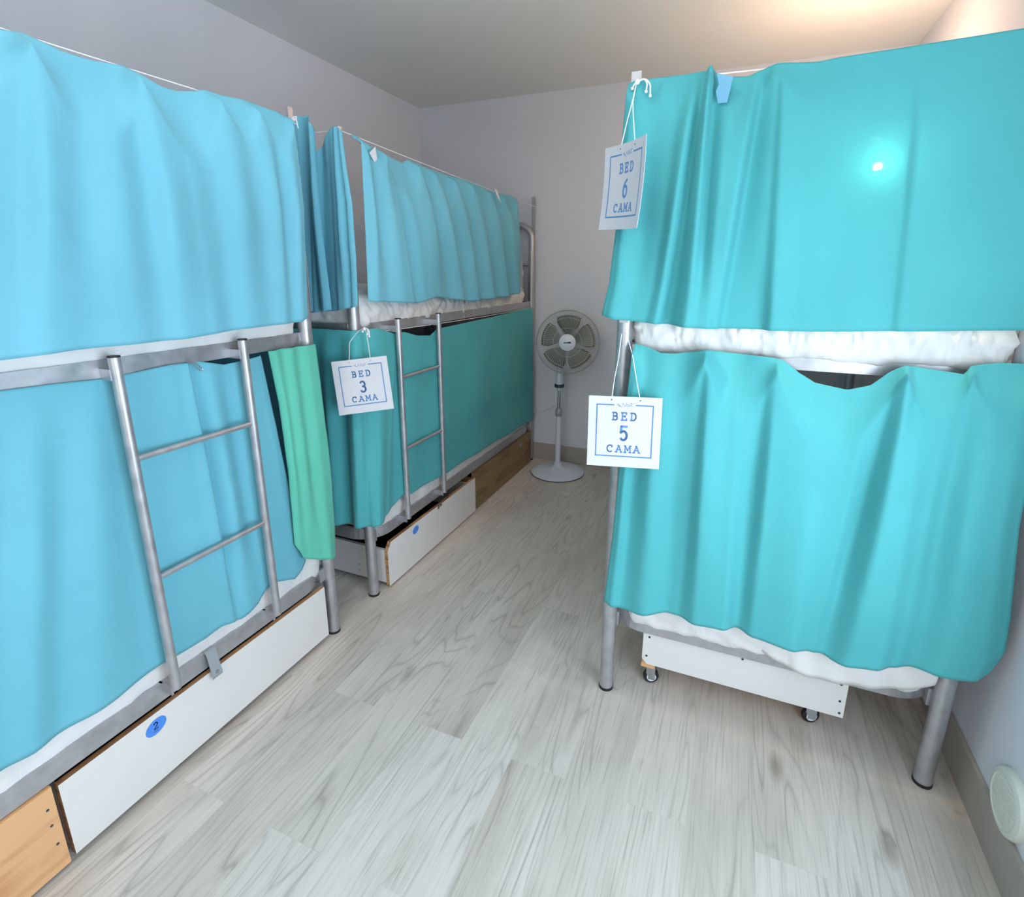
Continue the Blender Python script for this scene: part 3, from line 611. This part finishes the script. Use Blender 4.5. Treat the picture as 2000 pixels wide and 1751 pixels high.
# white hem flaps, and one painted as a back-lit fold edge
def flap(parent, pts, ax, val, off, mt='lining'):
    bm = NB(); vs = []
    for (u, v) in pts:
        p = un(u, v, ax, val); p = Vector([float(a) for a in p])
        vs.append(bm.verts.new(p))
    bm.faces.new(vs); o = link('hem_flap', bm, M[mt], parent)
    s = o.modifiers.new('t', 'SOLIDIFY'); s.thickness = .001; o['label'] = 'pale underside of the folded hem'
    return o
flap(c6, [(1400, 143), (1432, 150), (1426, 176), (1420, 200), (1402, 202), (1398, 178), (1404, 165)], 'Y', 1.550, 0, 'backlit_hem')
flap(c4, [(721, 298), (733, 286), (739, 332)], 'X', -1.415, 0)
flap(c4, [(966, 368), (971, 372), (979, 397), (972, 386)], 'X', -1.40, 0)

# ------------------------------------------------------------------ cords
def cord(pts, r=.0017, label='', grp='white curtain cords', name='curtain_cord', knots=()):
    t = thing(name, pts[0], label, 'cord', grp)
    auto(link('cord', tube(NB(), pts, r, 8), M['cord'], t), 60)
    for k in knots:
        bm = NB(); k = Vector(k)
        loop = []
        for i in range(40):
            a = i/39*math.pi*4; loop.append(k+Vector((.006*math.cos(a), .006*math.sin(a*1.5), .008*math.sin(a)+.004*math.cos(a*.5))))
        tube(bm, loop, r, 8)
        tube(bm, [k, k+Vector((.012, -.006, .004)), k+Vector((.018, -.008, -.018)), k+Vector((.020, -.008, -.030))], r, 8)
        tube(bm, [k, k+Vector((-.012, -.004, .008)), k+Vector((-.018, -.006, -.002))], r, 8)
        auto(link('knot', bm, M['cord'], t), 60)
    return t
def sag(a, b, d=.006, n=12):
    a, b = Vector(a), Vector(b); return [a.lerp(b, i/n)-Vector((0, 0, d*4*(i/n)*(1-i/n))) for i in range(n+1)]
cord(sag((-1.452, -.55, 1.972), (-1.456, 1.512, 1.990), .008), label='white cord carrying the light blue upper curtain at top left', knots=[(-1.458, 1.508, 1.992)])
cord(sag((-1.456, 1.742, 2.008), (-1.456, 3.81, 1.955), .004), label='white cord stretched along the top of the far left bunk', knots=[(-1.47, 1.735, 2.012)])
cord(sag((-1.49, 1.735, 2.012), (-2.40, 1.735, 2.03), .004), label='cord running from the far left bunk post back towards the wall')
cord(sag((-.325, 1.598, 2.002), (.665, 1.60, 2.006), .010), label='white cord along the top of the right bunk curtain')
cord(sag((-1.463, 1.74, 1.243), (-1.463, 3.70, 1.235), .01), r=.0018, label='white cord under the upper mattress of the far left bunk')

# ------------------------------------------------------------------ signs (stroke lettering)
def arc(cx, cy, rx, ry, a0, a1, n=10): return [(cx+rx*math.cos(math.radians(a0+(a1-a0)*i/n)), cy+ry*math.sin(math.radians(a0+(a1-a0)*i/n))) for i in range(n+1)]
SER = .13
GL = {
 'B': [[(.22, 0), (.22, 1)], [(.05, 0), (.22, 0), (.5, 0)]+arc(.52, .26, .26, .26, -90, 90)+[(.22, .52)], [(.05, 1), (.5, 1)]+arc(.5, .76, .22, .24, 90, -90)+[(.22, .52)]],
 'E': [[(.2, 0), (.2, 1)], [(.04, 0), (.8, 0), (.8, .2)], [(.04, 1), (.78, 1), (.78, .8)], [(.2, .52), (.58, .52)], [(.58, .64), (.58, .4)]],
 'D': [[(.2, 0), (.2, 1)], [(.04, 0), (.42, 0)]+arc(.42, .5, .4, .5, -90, 90, 14)+[(.04, 1)]],
 'C': [arc(.5, .5, .4, .5, 50, 310, 18), [(.80, 1.0), (.80, .72)]],
 'A': [[(.12, 0), (.5, 1), (.88, 0)], [(.27, .34), (.73, .34)], [(0, 0), (.25, 0)], [(.75, 0), (1.0, 0)], [(.36, 1), (.5, 1)]],
 'M': [[(.14, 0), (.16, 1), (.5, .3), (.84, 1), (.86, 0)], [(0, 0), (.27, 0)], [(.73, 0), (1.0, 0)], [(.03, 1), (.16, 1)], [(.84, 1), (.97, 1)]],
 '5': [[(.78, 1), (.22, 1), (.18, .56)]+arc(.46, .34, .34, .32, 130, -140, 16)],
 '3': [arc(.46, .74, .3, .25, 150, -80, 12), arc(.46, .27, .34, .27, 95, -150, 14)],
 '6': [arc(.48, .32, .32, .32, 0, 360, 20), [(.17, .36), (.22, .62), (.42, .86), (.70, 1.0)]],
 '2': [arc(.46, .72, .3, .27, 165, -30, 12)+[(.12, 0), (.82, 0)]],
}
def ribbon(bm, pts, w, T):
    """flat stroke, T maps (x, y) to a point and gives the normal offset"""
    n = len(pts)
    for i in range(n-1):
        a, b = Vector(pts[i]), Vector(pts[i+1]); d = (b-a)
        if d.length < 1e-7: continue
        d.normalize(); e = d*(w*.35); pr_ = Vector((-d.y, d.x))*w/2
        q = [a-e-pr_, b+e-pr_, b+e+pr_, a-e+pr_]
        lo = [bm.verts.new(T(x, y, 0)) for x, y in q]; hi = [bm.verts.new(T(x, y, 1)) for x, y in q]
        bm.faces.new(hi); bm.faces.new(lo[::-1])
        for k in range(4): bm.faces.new((lo[k], lo[(k+1) % 4], hi[(k+1) % 4], hi[k]))
def text(bm, s, cx, cy, h, w, wd, T, sp=.3):
    n = len(s); adv = wd*(1+sp); x0 = cx-(n*adv-wd*sp)/2
    for i, ch in enumerate(s):
        for st in GL[ch]: ribbon(bm, [(x0+i*adv+x*wd, cy-h/2+y*h) for x, y in st], w, T)
def sign(num, c, yaw, tilt, roll, label, hang, curl=0.0, holes=(-.042, .046), sc=1.0):
    t = thing('bed_sign', c, label, 'sign', 'square white bed number signs')
    S = .225; E0 = Vector((0, 0, 1.5)); c = E0+(Vector(c)-E0)*sc; t.location = c
    r = Vector((math.cos(yaw), math.sin(yaw), 0)); n = Vector((math.sin(yaw), -math.cos(yaw), 0)); u = Vector((0, 0, 1))
    u2 = math.cos(tilt)*u+math.sin(tilt)*n; n2 = r.cross(u2)
    n2 = n2 if n2.dot(n) > 0 else -n2
    r3 = math.cos(roll)*r+math.sin(roll)*u2; u3 = -math.sin(roll)*r+math.cos(roll)*u2
    def pos(x, y, off=0): return c+(r3*x+u3*y)*sc+n2*(off+curl*(x*x+.4*y*y))
    def T(x, y, k): return pos(x, y, .0013+.0004*k)
    bm = NB(); N = 12; G = [[bm.verts.new(pos(S*(i/N-.5), S*(j/N-.5), 0)) for j in range(N+1)] for i in range(N+1)]
    K = [[bm.verts.new(pos(S*(i/N-.5), S*(j/N-.5), .0013)) for j in range(N+1)] for i in range(N+1)]
    for i in range(N):
        for j in range(N):
            bm.faces.new((G[i][j], G[i][j+1], G[i+1][j+1], G[i+1][j])); bm.faces.new((K[i][j], K[i+1][j], K[i+1][j+1], K[i][j+1]))
    for i in range(N):
        for A, B, C_, D in ((G[i][0], G[i+1][0], K[i+1][0], K[i][0]), (G[i][N], G[i+1][N], K[i+1][N], K[i][N]), (G[0][i], G[0][i+1], K[0][i+1], K[0][i]), (G[N][i], G[N][i+1], K[N][i+1], K[N][i])):
            bm.faces.new((A, B, C_, D))
    link('card', bm, M['card'], t)
    b = .086; bm = NB()
    sub = lambda p, q, k=6: [(p[0]+(q[0]-p[0])*i/k, p[1]+(q[1]-p[1])*i/k) for i in range(k+1)]
    for p, q in (((-.034, b), (-b, b)), ((-b, b), (-b, -b+.008)), ((-b, -b+.008), (b, -b+.008)), ((b, -b+.008), (b, b)), ((b, b), (.034, b))): ribbon(bm, sub(p, q), .0040, T)
    link('border', bm, M['ink'], t)
    bm = NB(); text(bm, 'BED', 0, .050, .023, .0046, .021, T, .34); text(bm, num, 0, -.004, .044, .0072, .030, T); text(bm, 'CAMA', 0, -.054, .021, .0042, .0215, T, .28)
    link('lettering', bm, M['ink'], t)
    bm = NB()   # little leaf and the script word Nest
    ribbon(bm, [(-.024, .088), (-.018, .083), (-.012, .081)], .0026, T); ribbon(bm, [(-.020, .090), (-.016, .085)], .002, T)
    ribbon(bm, [(-.010, .079), (-.006, .092), (-.001, .081), (.005, .095)], .0014, T)
    ribbon(bm, [(.003, .084), (.008, .087), (.006, .090), (.004, .084), (.008, .081), (.011, .084)], .0012, T)
    ribbon(bm, [(.010, .081), (.014, .083), (.011, .089), (.015, .086), (.018, .084), (.020, .094), (.019, .082), (.024, .084)], .0012, T)
    ribbon(bm, [(.015, .091), (.027, .092)], .0012, T)
    link('logo', bm, M['inkg'], t)
    for hx in holes: link('hole', lathe(NB(), [(.0022, .0014), (.0022, .0019)], pos(hx, .102), 12, M3=Matrix((r3, u3, n2)).transposed()), M['dark'], t)
    for hx, path in zip(holes, hang):
        auto(link('string', tube(NB(), [pos(hx, .102, .001)]+[Vector(p) for p in path], .0014, 6), M['cord'], t), 60)
    return t, pos
U = lambda u, v, y: tuple(float(a) for a in un(u, v, 'Y', y))
s5, _ = sign('5', (-.302, 1.575, 1.012), .2, -.10, .01, 'straight white BED 5 CAMA sign on the lower right bunk post', [[U(1200, 740, 1.55), U(1208, 700, 1.585), U(1214, 652, 1.60)], [U(1243, 740, 1.55), U(1236, 696, 1.56), U(1224, 650, 1.60)]], sc=.955)
s6, _ = sign('6', (-.330, 1.552, 1.729), -.856, -.03, -.048, 'narrow-looking turned BED 6 CAMA sign at the top of the right bunk', [[U(1226, 232, 1.535), U(1234, 203, 1.545), U(1243, 162, 1.58)], [U(1237, 230, 1.54), U(1236, 200, 1.545), U(1243, 162, 1.58)]], curl=.9, sc=.972, holes=(-.040, .040))
s3, _ = sign('3', (-1.433, 1.727, 1.033), .56, -.15, .095, 'tilted white BED 3 CAMA sign hanging between the two left bunks', [[U(683, 668, 1.69), U(700, 646, 1.70), U(712, 640, 1.71)], [U(719, 670, 1.69), U(714, 642, 1.71)]], sc=.975)
# knot of sign 3 and bow of sign 6
def bow(parent, k, s=1.0):
    bm = NB(); k = Vector(k)
    for pth in ([(0, 0, 0), (.016, -.004, .006), (.028, -.006, -.006), (.026, -.008, -.028)], [(0, 0, 0), (.022, -.004, .006), (.036, -.006, -.012), (.038, -.01, -.040)], [(0, 0, 0), (-.008, -.004, -.006), (-.012, -.004, -.016)]):
        P = fillet([k+Vector(p)*s for p in pth], .02, 5); tube(bm, P, .0021, 8)
        b2 = NB(); bmesh.ops.create_uvsphere(b2, u_segments=10, v_segments=8, radius=.0042, matrix=Matrix.Translation(P[-1])); merge(bm, b2)
    b2 = NB(); bmesh.ops.create_uvsphere(b2, u_segments=12, v_segments=8, radius=.007, matrix=Matrix.Translation(k)); merge(bm, b2)
    auto(link('bow', bm, M['cord'], parent), 60)
bow(s6, U(1245, 160, 1.575)); bow(s3, U(712, 642, 1.70), .7)

# ------------------------------------------------------------------ drawers
def crate(name, label, xf, depth, y0, y1, z0, z1, mat, edge, chamfer=0.0, sidemat=None, top_gap=.05, thick=.018):
    """long under-bed drawer whose front faces +X"""
    t = thing(name, (xf-depth/2, (y0+y1)/2, 0), label, 'drawer', 'drawers under the left bunks')
    H_ = z1-z0; poly = [(0, 0), (y1-y0, 0), (y1-y0, H_)]
    poly += [(chamfer*.8, H_), (0, H_-chamfer*1.1)] if chamfer else [(0, H_)]
    bm = prism(NB(), poly, (xf-thick, y0, z0), (0, 1, 0), (0, 0, 1), (thick, 0, 0), 0, 1)
    fp = link('front_panel', bm, [mat, edge], t)
    sm_ = sidemat or mat; h2 = H_-top_gap
    for yy in (y0+.004, y1-.004-.016):
        bm = prism(NB(), [(0, 0), (depth-thick, 0), (depth-thick, h2), (0, h2)], (xf-thick-.0005, yy, z0+.012), (-1, 0, 0), (0, 0, 1), (0, .016, 0), 0, 0)
        sp_ = link('side_panel', bm, [sm_, edge], t)
    link('back_panel', box(NB(), xf-depth, xf-depth+.016, y0+.021, y1-.021, z0+.012, z0+.012+h2), sm_, t)
    link('bottom_panel', box(NB(), xf-depth+.016, xf-thick-.001, y0+.021, y1-.021, z0+.012, z0+.02), M['shaded_board'], t)
    bm = NB()
    for yy in (y0+.06, y1-.06):
        for xx in (xf-.08, xf-depth+.08): link('glide', lathe(NB(), [(.012, 0), (.012, z0+.011)], (xx, yy, 0), 14), M['black'], t)
    return t, fp
tA, fA = crate('under_bed_drawer', 'long white drawer with blue sticker numbered 2 under the nearest left bunk', -1.462, .62, .511, 1.436, .022, .247, M['whitelam'], M['ply'])
tA2, _ = crate('under_bed_drawer', 'natural pine drawer front in the bottom left corner', -1.458, .62, -.42, .497, .018, .262, M['pine'], M['pine'])
tB, fB = crate('under_bed_drawer', 'white drawer with cut corner and plain blue sticker under the far left bunk', -1.448, .60, 1.836, 2.742, .010, .235, M['whitelam'], M['ply'], chamfer=.035)
tB2, fB2 = crate('under_bed_drawer', 'dull brown wooden drawer at the far end of the left wall bunks', -1.460, .60, 2.750, 3.735, .004, .262, M['oak'], M['oak'])
# stickers: slanted rounded blobs
def sticker(parent, u, v, xf, w_, h_, num=None, mat=None, rot=0.5):
    c = un(u, v, 'X', xf); c = Vector((xf, float(c[1]), float(c[2]))); bm = NB(); pts = []
    for i in range(28):
        a = 2*math.pi*i/28; rr = 1+.10*math.sin(2*a+.8)
        x, y = w_/2*math.cos(a)*rr, h_/2*math.sin(a)*rr; pts.append((x, y))
    prism(bm, pts, c, (0, 1, 0), (0, 0, 1), (.0006, 0, 0)); s = link('sticker', bm, mat or M['blue'], parent); s['label'] = 'blue oval sticker' if mat is None else 'small pale label'
    if num:
        b2 = NB(); Tt = lambda x, y, k: Vector((xf+.0006+.0003*k, c.y+x, c.z+y)); text(b2, num, 0, .004, .020, .0030, .016, Tt)
        ribbon(b2, [(-.010, -.013), (.004, -.013)], .0014, Tt)
        link('number', b2, M['navy'], s)
sticker(tA, 305, 1418, -1.4618, .056, .052, '2')
sticker(tB, 812, 1034, -1.4478, .050, .044)
sticker(tB2, 1017, 868, -1.4598, .050, .026, mat=M['inkg'])
# hasp on drawer B
c = un(859, 986, 'X', -1.446); y_, z_ = float(c[1]), float(c[2])
bm = NB(); box(bm, -1.448, -1.444, y_-.022, y_-.006, z_-.016, z_+.014, .001); box(bm, -1.448, -1.444, y_+.004, y_+.020, z_-.010, z_+.006, .001)
tube(bm, [(-1.442, y_-.014, z_+.012), (-1.434, y_, z_+.016), (-1.442, y_+.012, z_+.004)], .0022, 8)
link('hasp', bm, M['brass'], tB)
# screws on side of drawer B
for zz in (.055, .085): link('screw', lathe(NB(), [(.0028, 0), (.0028, .0006)], (-1.63, 1.8395, zz), 10, M3=Matrix.Rotation(math.radians(90), 3, 'X')), M['dark'], tB)
for (u, v) in ((93, 1582), (101, 1612), (113, 1647)):
    p = un(u, v, 'X', -1.458); link('screw', lathe(NB(), [(.0035, 0), (.0035, .0007)], (-1.458, float(p[1]), float(p[2])), 10, M3=Matrix.Rotation(math.radians(90), 3, 'Y')), M['dark'], tA2)
# grey strap on the nearest lower rail
pc = un(417, 1292, 'X', -1.452); yy = float(pc[1]); t = thing('plastic_strap', (-1.455, yy, .26), 'grey plastic strap hanging from the lower rail over the nearest white drawer', 'strap')
pts = [(-1.478, .322), (-1.460, .324), (-1.455, .310), (-1.450, .285), (-1.447, .262), (-1.440, .240), (-1.444, .230)]
bm = NB(); sweep(bm, fillet([(a, yy, b) for a, b in pts], .012, 4), [(-.017, -.0012), (.017, -.0012), (.017, .0012), (-.017, .0012)], up0=(1, 0, .2))
auto(link('strap', bm, M['clip'], t))
bm = NB(); lathe(bm, [(.006, 0), (.006, .002)], (-1.4415, yy, .249), 14, M3=Matrix.Rotation(math.radians(90), 3, 'Y')); link('rivet', bm, M['chrome'], t)
# safety pin at the top of the nearest lower curtain
p = un(384, 716, 'X', -1.440); p = Vector([float(a) for a in p]); bm = NB()
tube(bm, fillet([p+Vector((0, -.012, .014)), p+Vector((0, .012, -.016)), p+Vector((0, .018, -.010)), p+Vector((0, -.004, .016)), p+Vector((0, -.012, .014))], .004, 4), .0016, 8)
o = link('safety_pin', bm, M['chrome'], c1); o['label'] = 'small shiny pin'

# wheeled drawer under the right bunk
y0 = 1.665; x0, x1 = float(un(1253, 1290, 'Y', y0)[0]), float(un(1652, 1370, 'Y', y0)[0])
zt = .262; zb = .118
t = thing('wheeled_drawer', ((x0+x1)/2, y0+.3, 0), 'white box drawer on castors under the right bunk', 'drawer')
bm = prism(NB(), [(.018, 0), (x1-x0, -.0), (x1-x0, zt-zb-.01), (0, zt-zb), (0, .02)], (x0, y0+.016, zb), (1, 0, 0), (0, 0, 1), (0, -.016, 0)); link('front_panel', bm, M['whitelam'], t)
for xx in (x0+.002, x1-.018): link('side_panel', box(NB(), xx, xx+.016, y0+.0165, y0+.90, zb+.004, zt-.01), M['pine'] if xx < 0 else M['whitelam'], t)
link('back_panel', box(NB(), x0+.019, x1-.019, y0+.884, y0+.90, zb+.004, zt-.01), M['whitelam'], t)
link('bottom_panel', box(NB(), x0-.0, x1-.001, y0+.017, y0+.90, zb-.012, zb+.003), M['pine'], t)
link('corner_block', box(NB(), x0-.003, x0+.045, y0+.018, y0+.10, zb-.030, zb-.0125), M['pine'], t)
Rx = Matrix.Rotation(math.radians(90), 3, 'X')
for (a, b) in ((.022, zt-.03), (.016, zb+.034), (.33, zt-.022), (x1-x0-.02, zt-.022), (x1-x0-.016, zb+.06), (x1-x0-.012, zb+.016)): link('screw', lathe(NB(), [(.0040, 0), (.0040, .0012)], (x0+a, y0, b), 12, M3=Rx), M['dark'], t)
for (px, py, yy) in ((1272, 1309, y0+.055), (1582, 1396, y0+.085), (1280, 1290, y0+.83), (1560, 1290, y0+.83)):
    q = un(px, py, 'Y', yy) if yy < y0+.2 else (x0+.06 if px < 1400 else x1-.08, yy, 0)
    cx_ = float(q[0]); cs_ = bpy.data.objects.new('castor', None); C.objects.link(cs_); cs_.parent = t; cs_.location = Vector((cx_, yy, 0))-t.location
    ori = Vector((cx_, yy, .0))
    RW = Matrix.Rotation(math.radians(20), 3, 'Z') @ Rx
    def lk(n, bm, mt):
        me = link(n, bm, mt, None); auto(me); me.parent = cs_; me.matrix_parent_inverse = Matrix.Translation(-(t.location+cs_.location)); return me
    lk('wheel', lathe(NB(), [(.012, -.011), (.024, -.011), (.0285, -.006), (.0285, .006), (.024, .011), (.012, .011)], ori+Vector((0, 0, .0285)), 28, M3=RW), M['black'])
    lk('hub', lathe(NB(), [(.017, -.0125), (.017, .0125)], ori+Vector((0, 0, .0285)), 24, M3=RW), M['fanw'])
    bm = NB(); box(bm, cx_-.016, cx_+.016, yy-.0165, yy-.0145, .022, zb-.013); box(bm, cx_-.016, cx_+.016, yy+.0145, yy+.0165, .022, zb-.013); box(bm, cx_-.022, cx_+.022, yy-.022, yy+.022, zb-.016, zb-.0125)
    lk('fork', bm, M['chrome'])

# ------------------------------------------------------------------ pedestal fan
fx, fy = -1.185, 3.60
t = thing('pedestal_fan', (fx, fy, 0), 'white pedestal fan with smoky blades by the far wall', 'fan')
auto(link('base', lathe(NB(), [(.198, 0), (.204, .004), (.204, .012), (.19, .022), (.12, .036), (.05, .046), (.034, .060), (.028, .085)], (fx, fy, 0), 56), M['fanw'], t))
auto(link('base_rim', lathe(NB(), [(.201, 0), (.2055, .001), (.2055, .005), (.201, .006)], (fx, fy, 0), 56), M['black'], t))
auto(link('pole', lathe(NB(), [(.021, .06), (.019, .46)], (fx, fy, 0), 24), M['fanw'], t))
auto(link('height_collar', lathe(NB(), [(.020, .45), (.026, .46), (.026, .49), (.018, .515)], (fx, fy, 0), 24), M['clip'], t))
auto(link('inner_pole', lathe(NB(), [(.0115, .50), (.0115, .68)], (fx, fy, 0), 20), M['chrome'], t))
auto(link('neck', lathe(NB(), [(.014, .645), (.022, .665), (.028, .685), (.028, .74), (.020, .80)], (fx, fy, 0), 24), M['fanw'], t))
auto(link('neck_ring', lathe(NB(), [(.034, .672), (.036, .676), (.036, .692), (.034, .696)], (fx, fy, 0), 24), M['dark'], t))
hc = Vector((-1.125, 3.53, .978)); HY = 3.53
hc = Vector([float(a) for a in un(1109, 668, 'Y', HY)])
nd = Vector((.24, -.965, .08)).normalized()   # facing direction
zx = nd; xx_ = Vector((0, 0, 1)).cross(zx).normalized(); yy_ = zx.cross(xx_)
M3 = Matrix((xx_, yy_, zx)).transposed()
auto(link('motor_housing', lathe(NB(), [(.02, -.20), (.045, -.19), (.058, -.16), (.062, -.10), (.062, -.065)], hc, 32, M3=M3), M['fanw'], t))
bm = NB(); a_ = hc-nd*.12; tube(bm, fillet([(fx, fy, .78), (fx, fy, .88), (a_.x, a_.y, a_.z-.03), tuple(a_)], .03, 5), .020, 14); auto(link('tilt_arm', bm, M['fanw'], t))
Rg = .222
gr = NB()
for front in (1, -1):
    for k in range(96):
        a = 2*math.pi*k/72; pts = []
        for q in range(9):
            f = q/8; r_ = .045+(Rg-.045)*f; dpt = (.045+.012*(1-f**2))*(1-f**6) if front > 0 else -.062*(1-f**5)
            tw = a+.25*f*front
            pts.append(hc+M3 @ Vector((r_*math.cos(tw), r_*math.sin(tw), dpt)))
        tube(gr, pts, .0011, 5)
    for rr in ((.10, .17) if front > 0 else (.12,)):
        f = (rr-.045)/(Rg-.045); dpt = (.045+.012*(1-f**2))*(1-f**6) if front > 0 else -.062*(1-f**5)
        tube(gr, [hc+M3 @ Vector((rr*math.cos(2*math.pi*i/60), rr*math.sin(2*math.pi*i/60), dpt)) for i in range(60)], .0013, 5, closed=True)
auto(link('grille', gr, M['fang'], t), 60)
bm = NB(); sweep(bm, [hc+M3 @ Vector((Rg*math.cos(2*math.pi*i/80), Rg*math.sin(2*math.pi*i/80), 0)) for i in range(80)], circ(.0045, 8), closed=True); auto(link('grille_rim', bm, M['clip'], t), 60)
hb = auto(link('hub_badge', lathe(NB(), [(.052, .050), (.058, .052), (.058, .062), (.052, .066), (.01, .068)], hc, 36, M3=M3), M['fanw'], t))
bm = NB(); Tt = lambda x, y, k: hc+M3 @ Vector((x, y, .0665+.001*k+.001))
ribbon(bm, [(-.024, -.003), (.006, -.001)], .006, Tt); ribbon(bm, [(.008, 0), (.022, .001)], .012, Tt); ribbon(bm, [(-.022, .003), (-.004, .003)], .002, Tt)
link('maker_mark', bm, M['navy'], hb)
for k in range(5):
    bm = NB(); a0 = 2*math.pi*k/5+.3; G = []
    for i in range(11):
        f = i/10; r_ = .035+.155*f; wdt = .30+.34*math.sin(f*2.4); row = []
        for j in range(9):
            g_ = j/8-.5; an = a0+g_*wdt*2*.86; hh = -g_*.045*(1-.3*f)
            row.append(bm.verts.new(hc+M3 @ Vector((r_*math.cos(an), r_*math.sin(an), hh-.005))))
        G.append(row)
    for i in range(10):
        for j in range(8): bm.faces.new((G[i][j], G[i+1][j], G[i+1][j+1], G[i][j+1]))
    b_ = link('blade', bm, M['blade'], t, True); b_.modifiers.new('t', 'SOLIDIFY').thickness = .0022
auto(link('blade_hub', lathe(NB(), [(.038, -.03), (.042, .02), (.03, .034)], hc, 28, M3=M3), M['blade'], t))
# cable to the wall behind the far bunk
P = [Vector((fx-.0, fy+.03, .55))]+[Vector([float(a) for a in un(u, v, 'Y', 3.80)]) for u, v in ((1078, 796), (1060, 804), (1044, 807), (1030, 806))]
auto(link('cable', tube(NB(), P, .0028, 8), M['fanw'], t), 60)

# reading lamp of the upper right bunk, glimpsed through the cloth
lp = Vector([float(a) for a in un(1715, 325, 'Y', 1.600)])
t = thing('reading_lamp', lp, 'small warm reading lamp shining behind the upper right curtain', 'lamp')
bm = NB(); bmesh.ops.create_uvsphere(bm, u_segments=16, v_segments=12, radius=.009, matrix=Matrix.Translation(lp)); link('bulb', bm, M['bulb'], t, True)
auto(link('shade', lathe(NB(), [(.010, .0), (.024, .03), (.022, .06), (.010, .07)], lp+Vector((0, .012, 0)), 20, M3=Matrix.Rotation(math.radians(-90), 3, 'X')), M['fanw'], t))
bm = NB(); tube(bm, fillet([lp+Vector((0, .08, 0)), lp+Vector((.05, .16, -.03)), (.652-.03, 2.0, lp.z-.12), (.652, 2.1, 1.40)], .04, 6), .004, 8); auto(link('gooseneck', bm, M['chrome'], t))
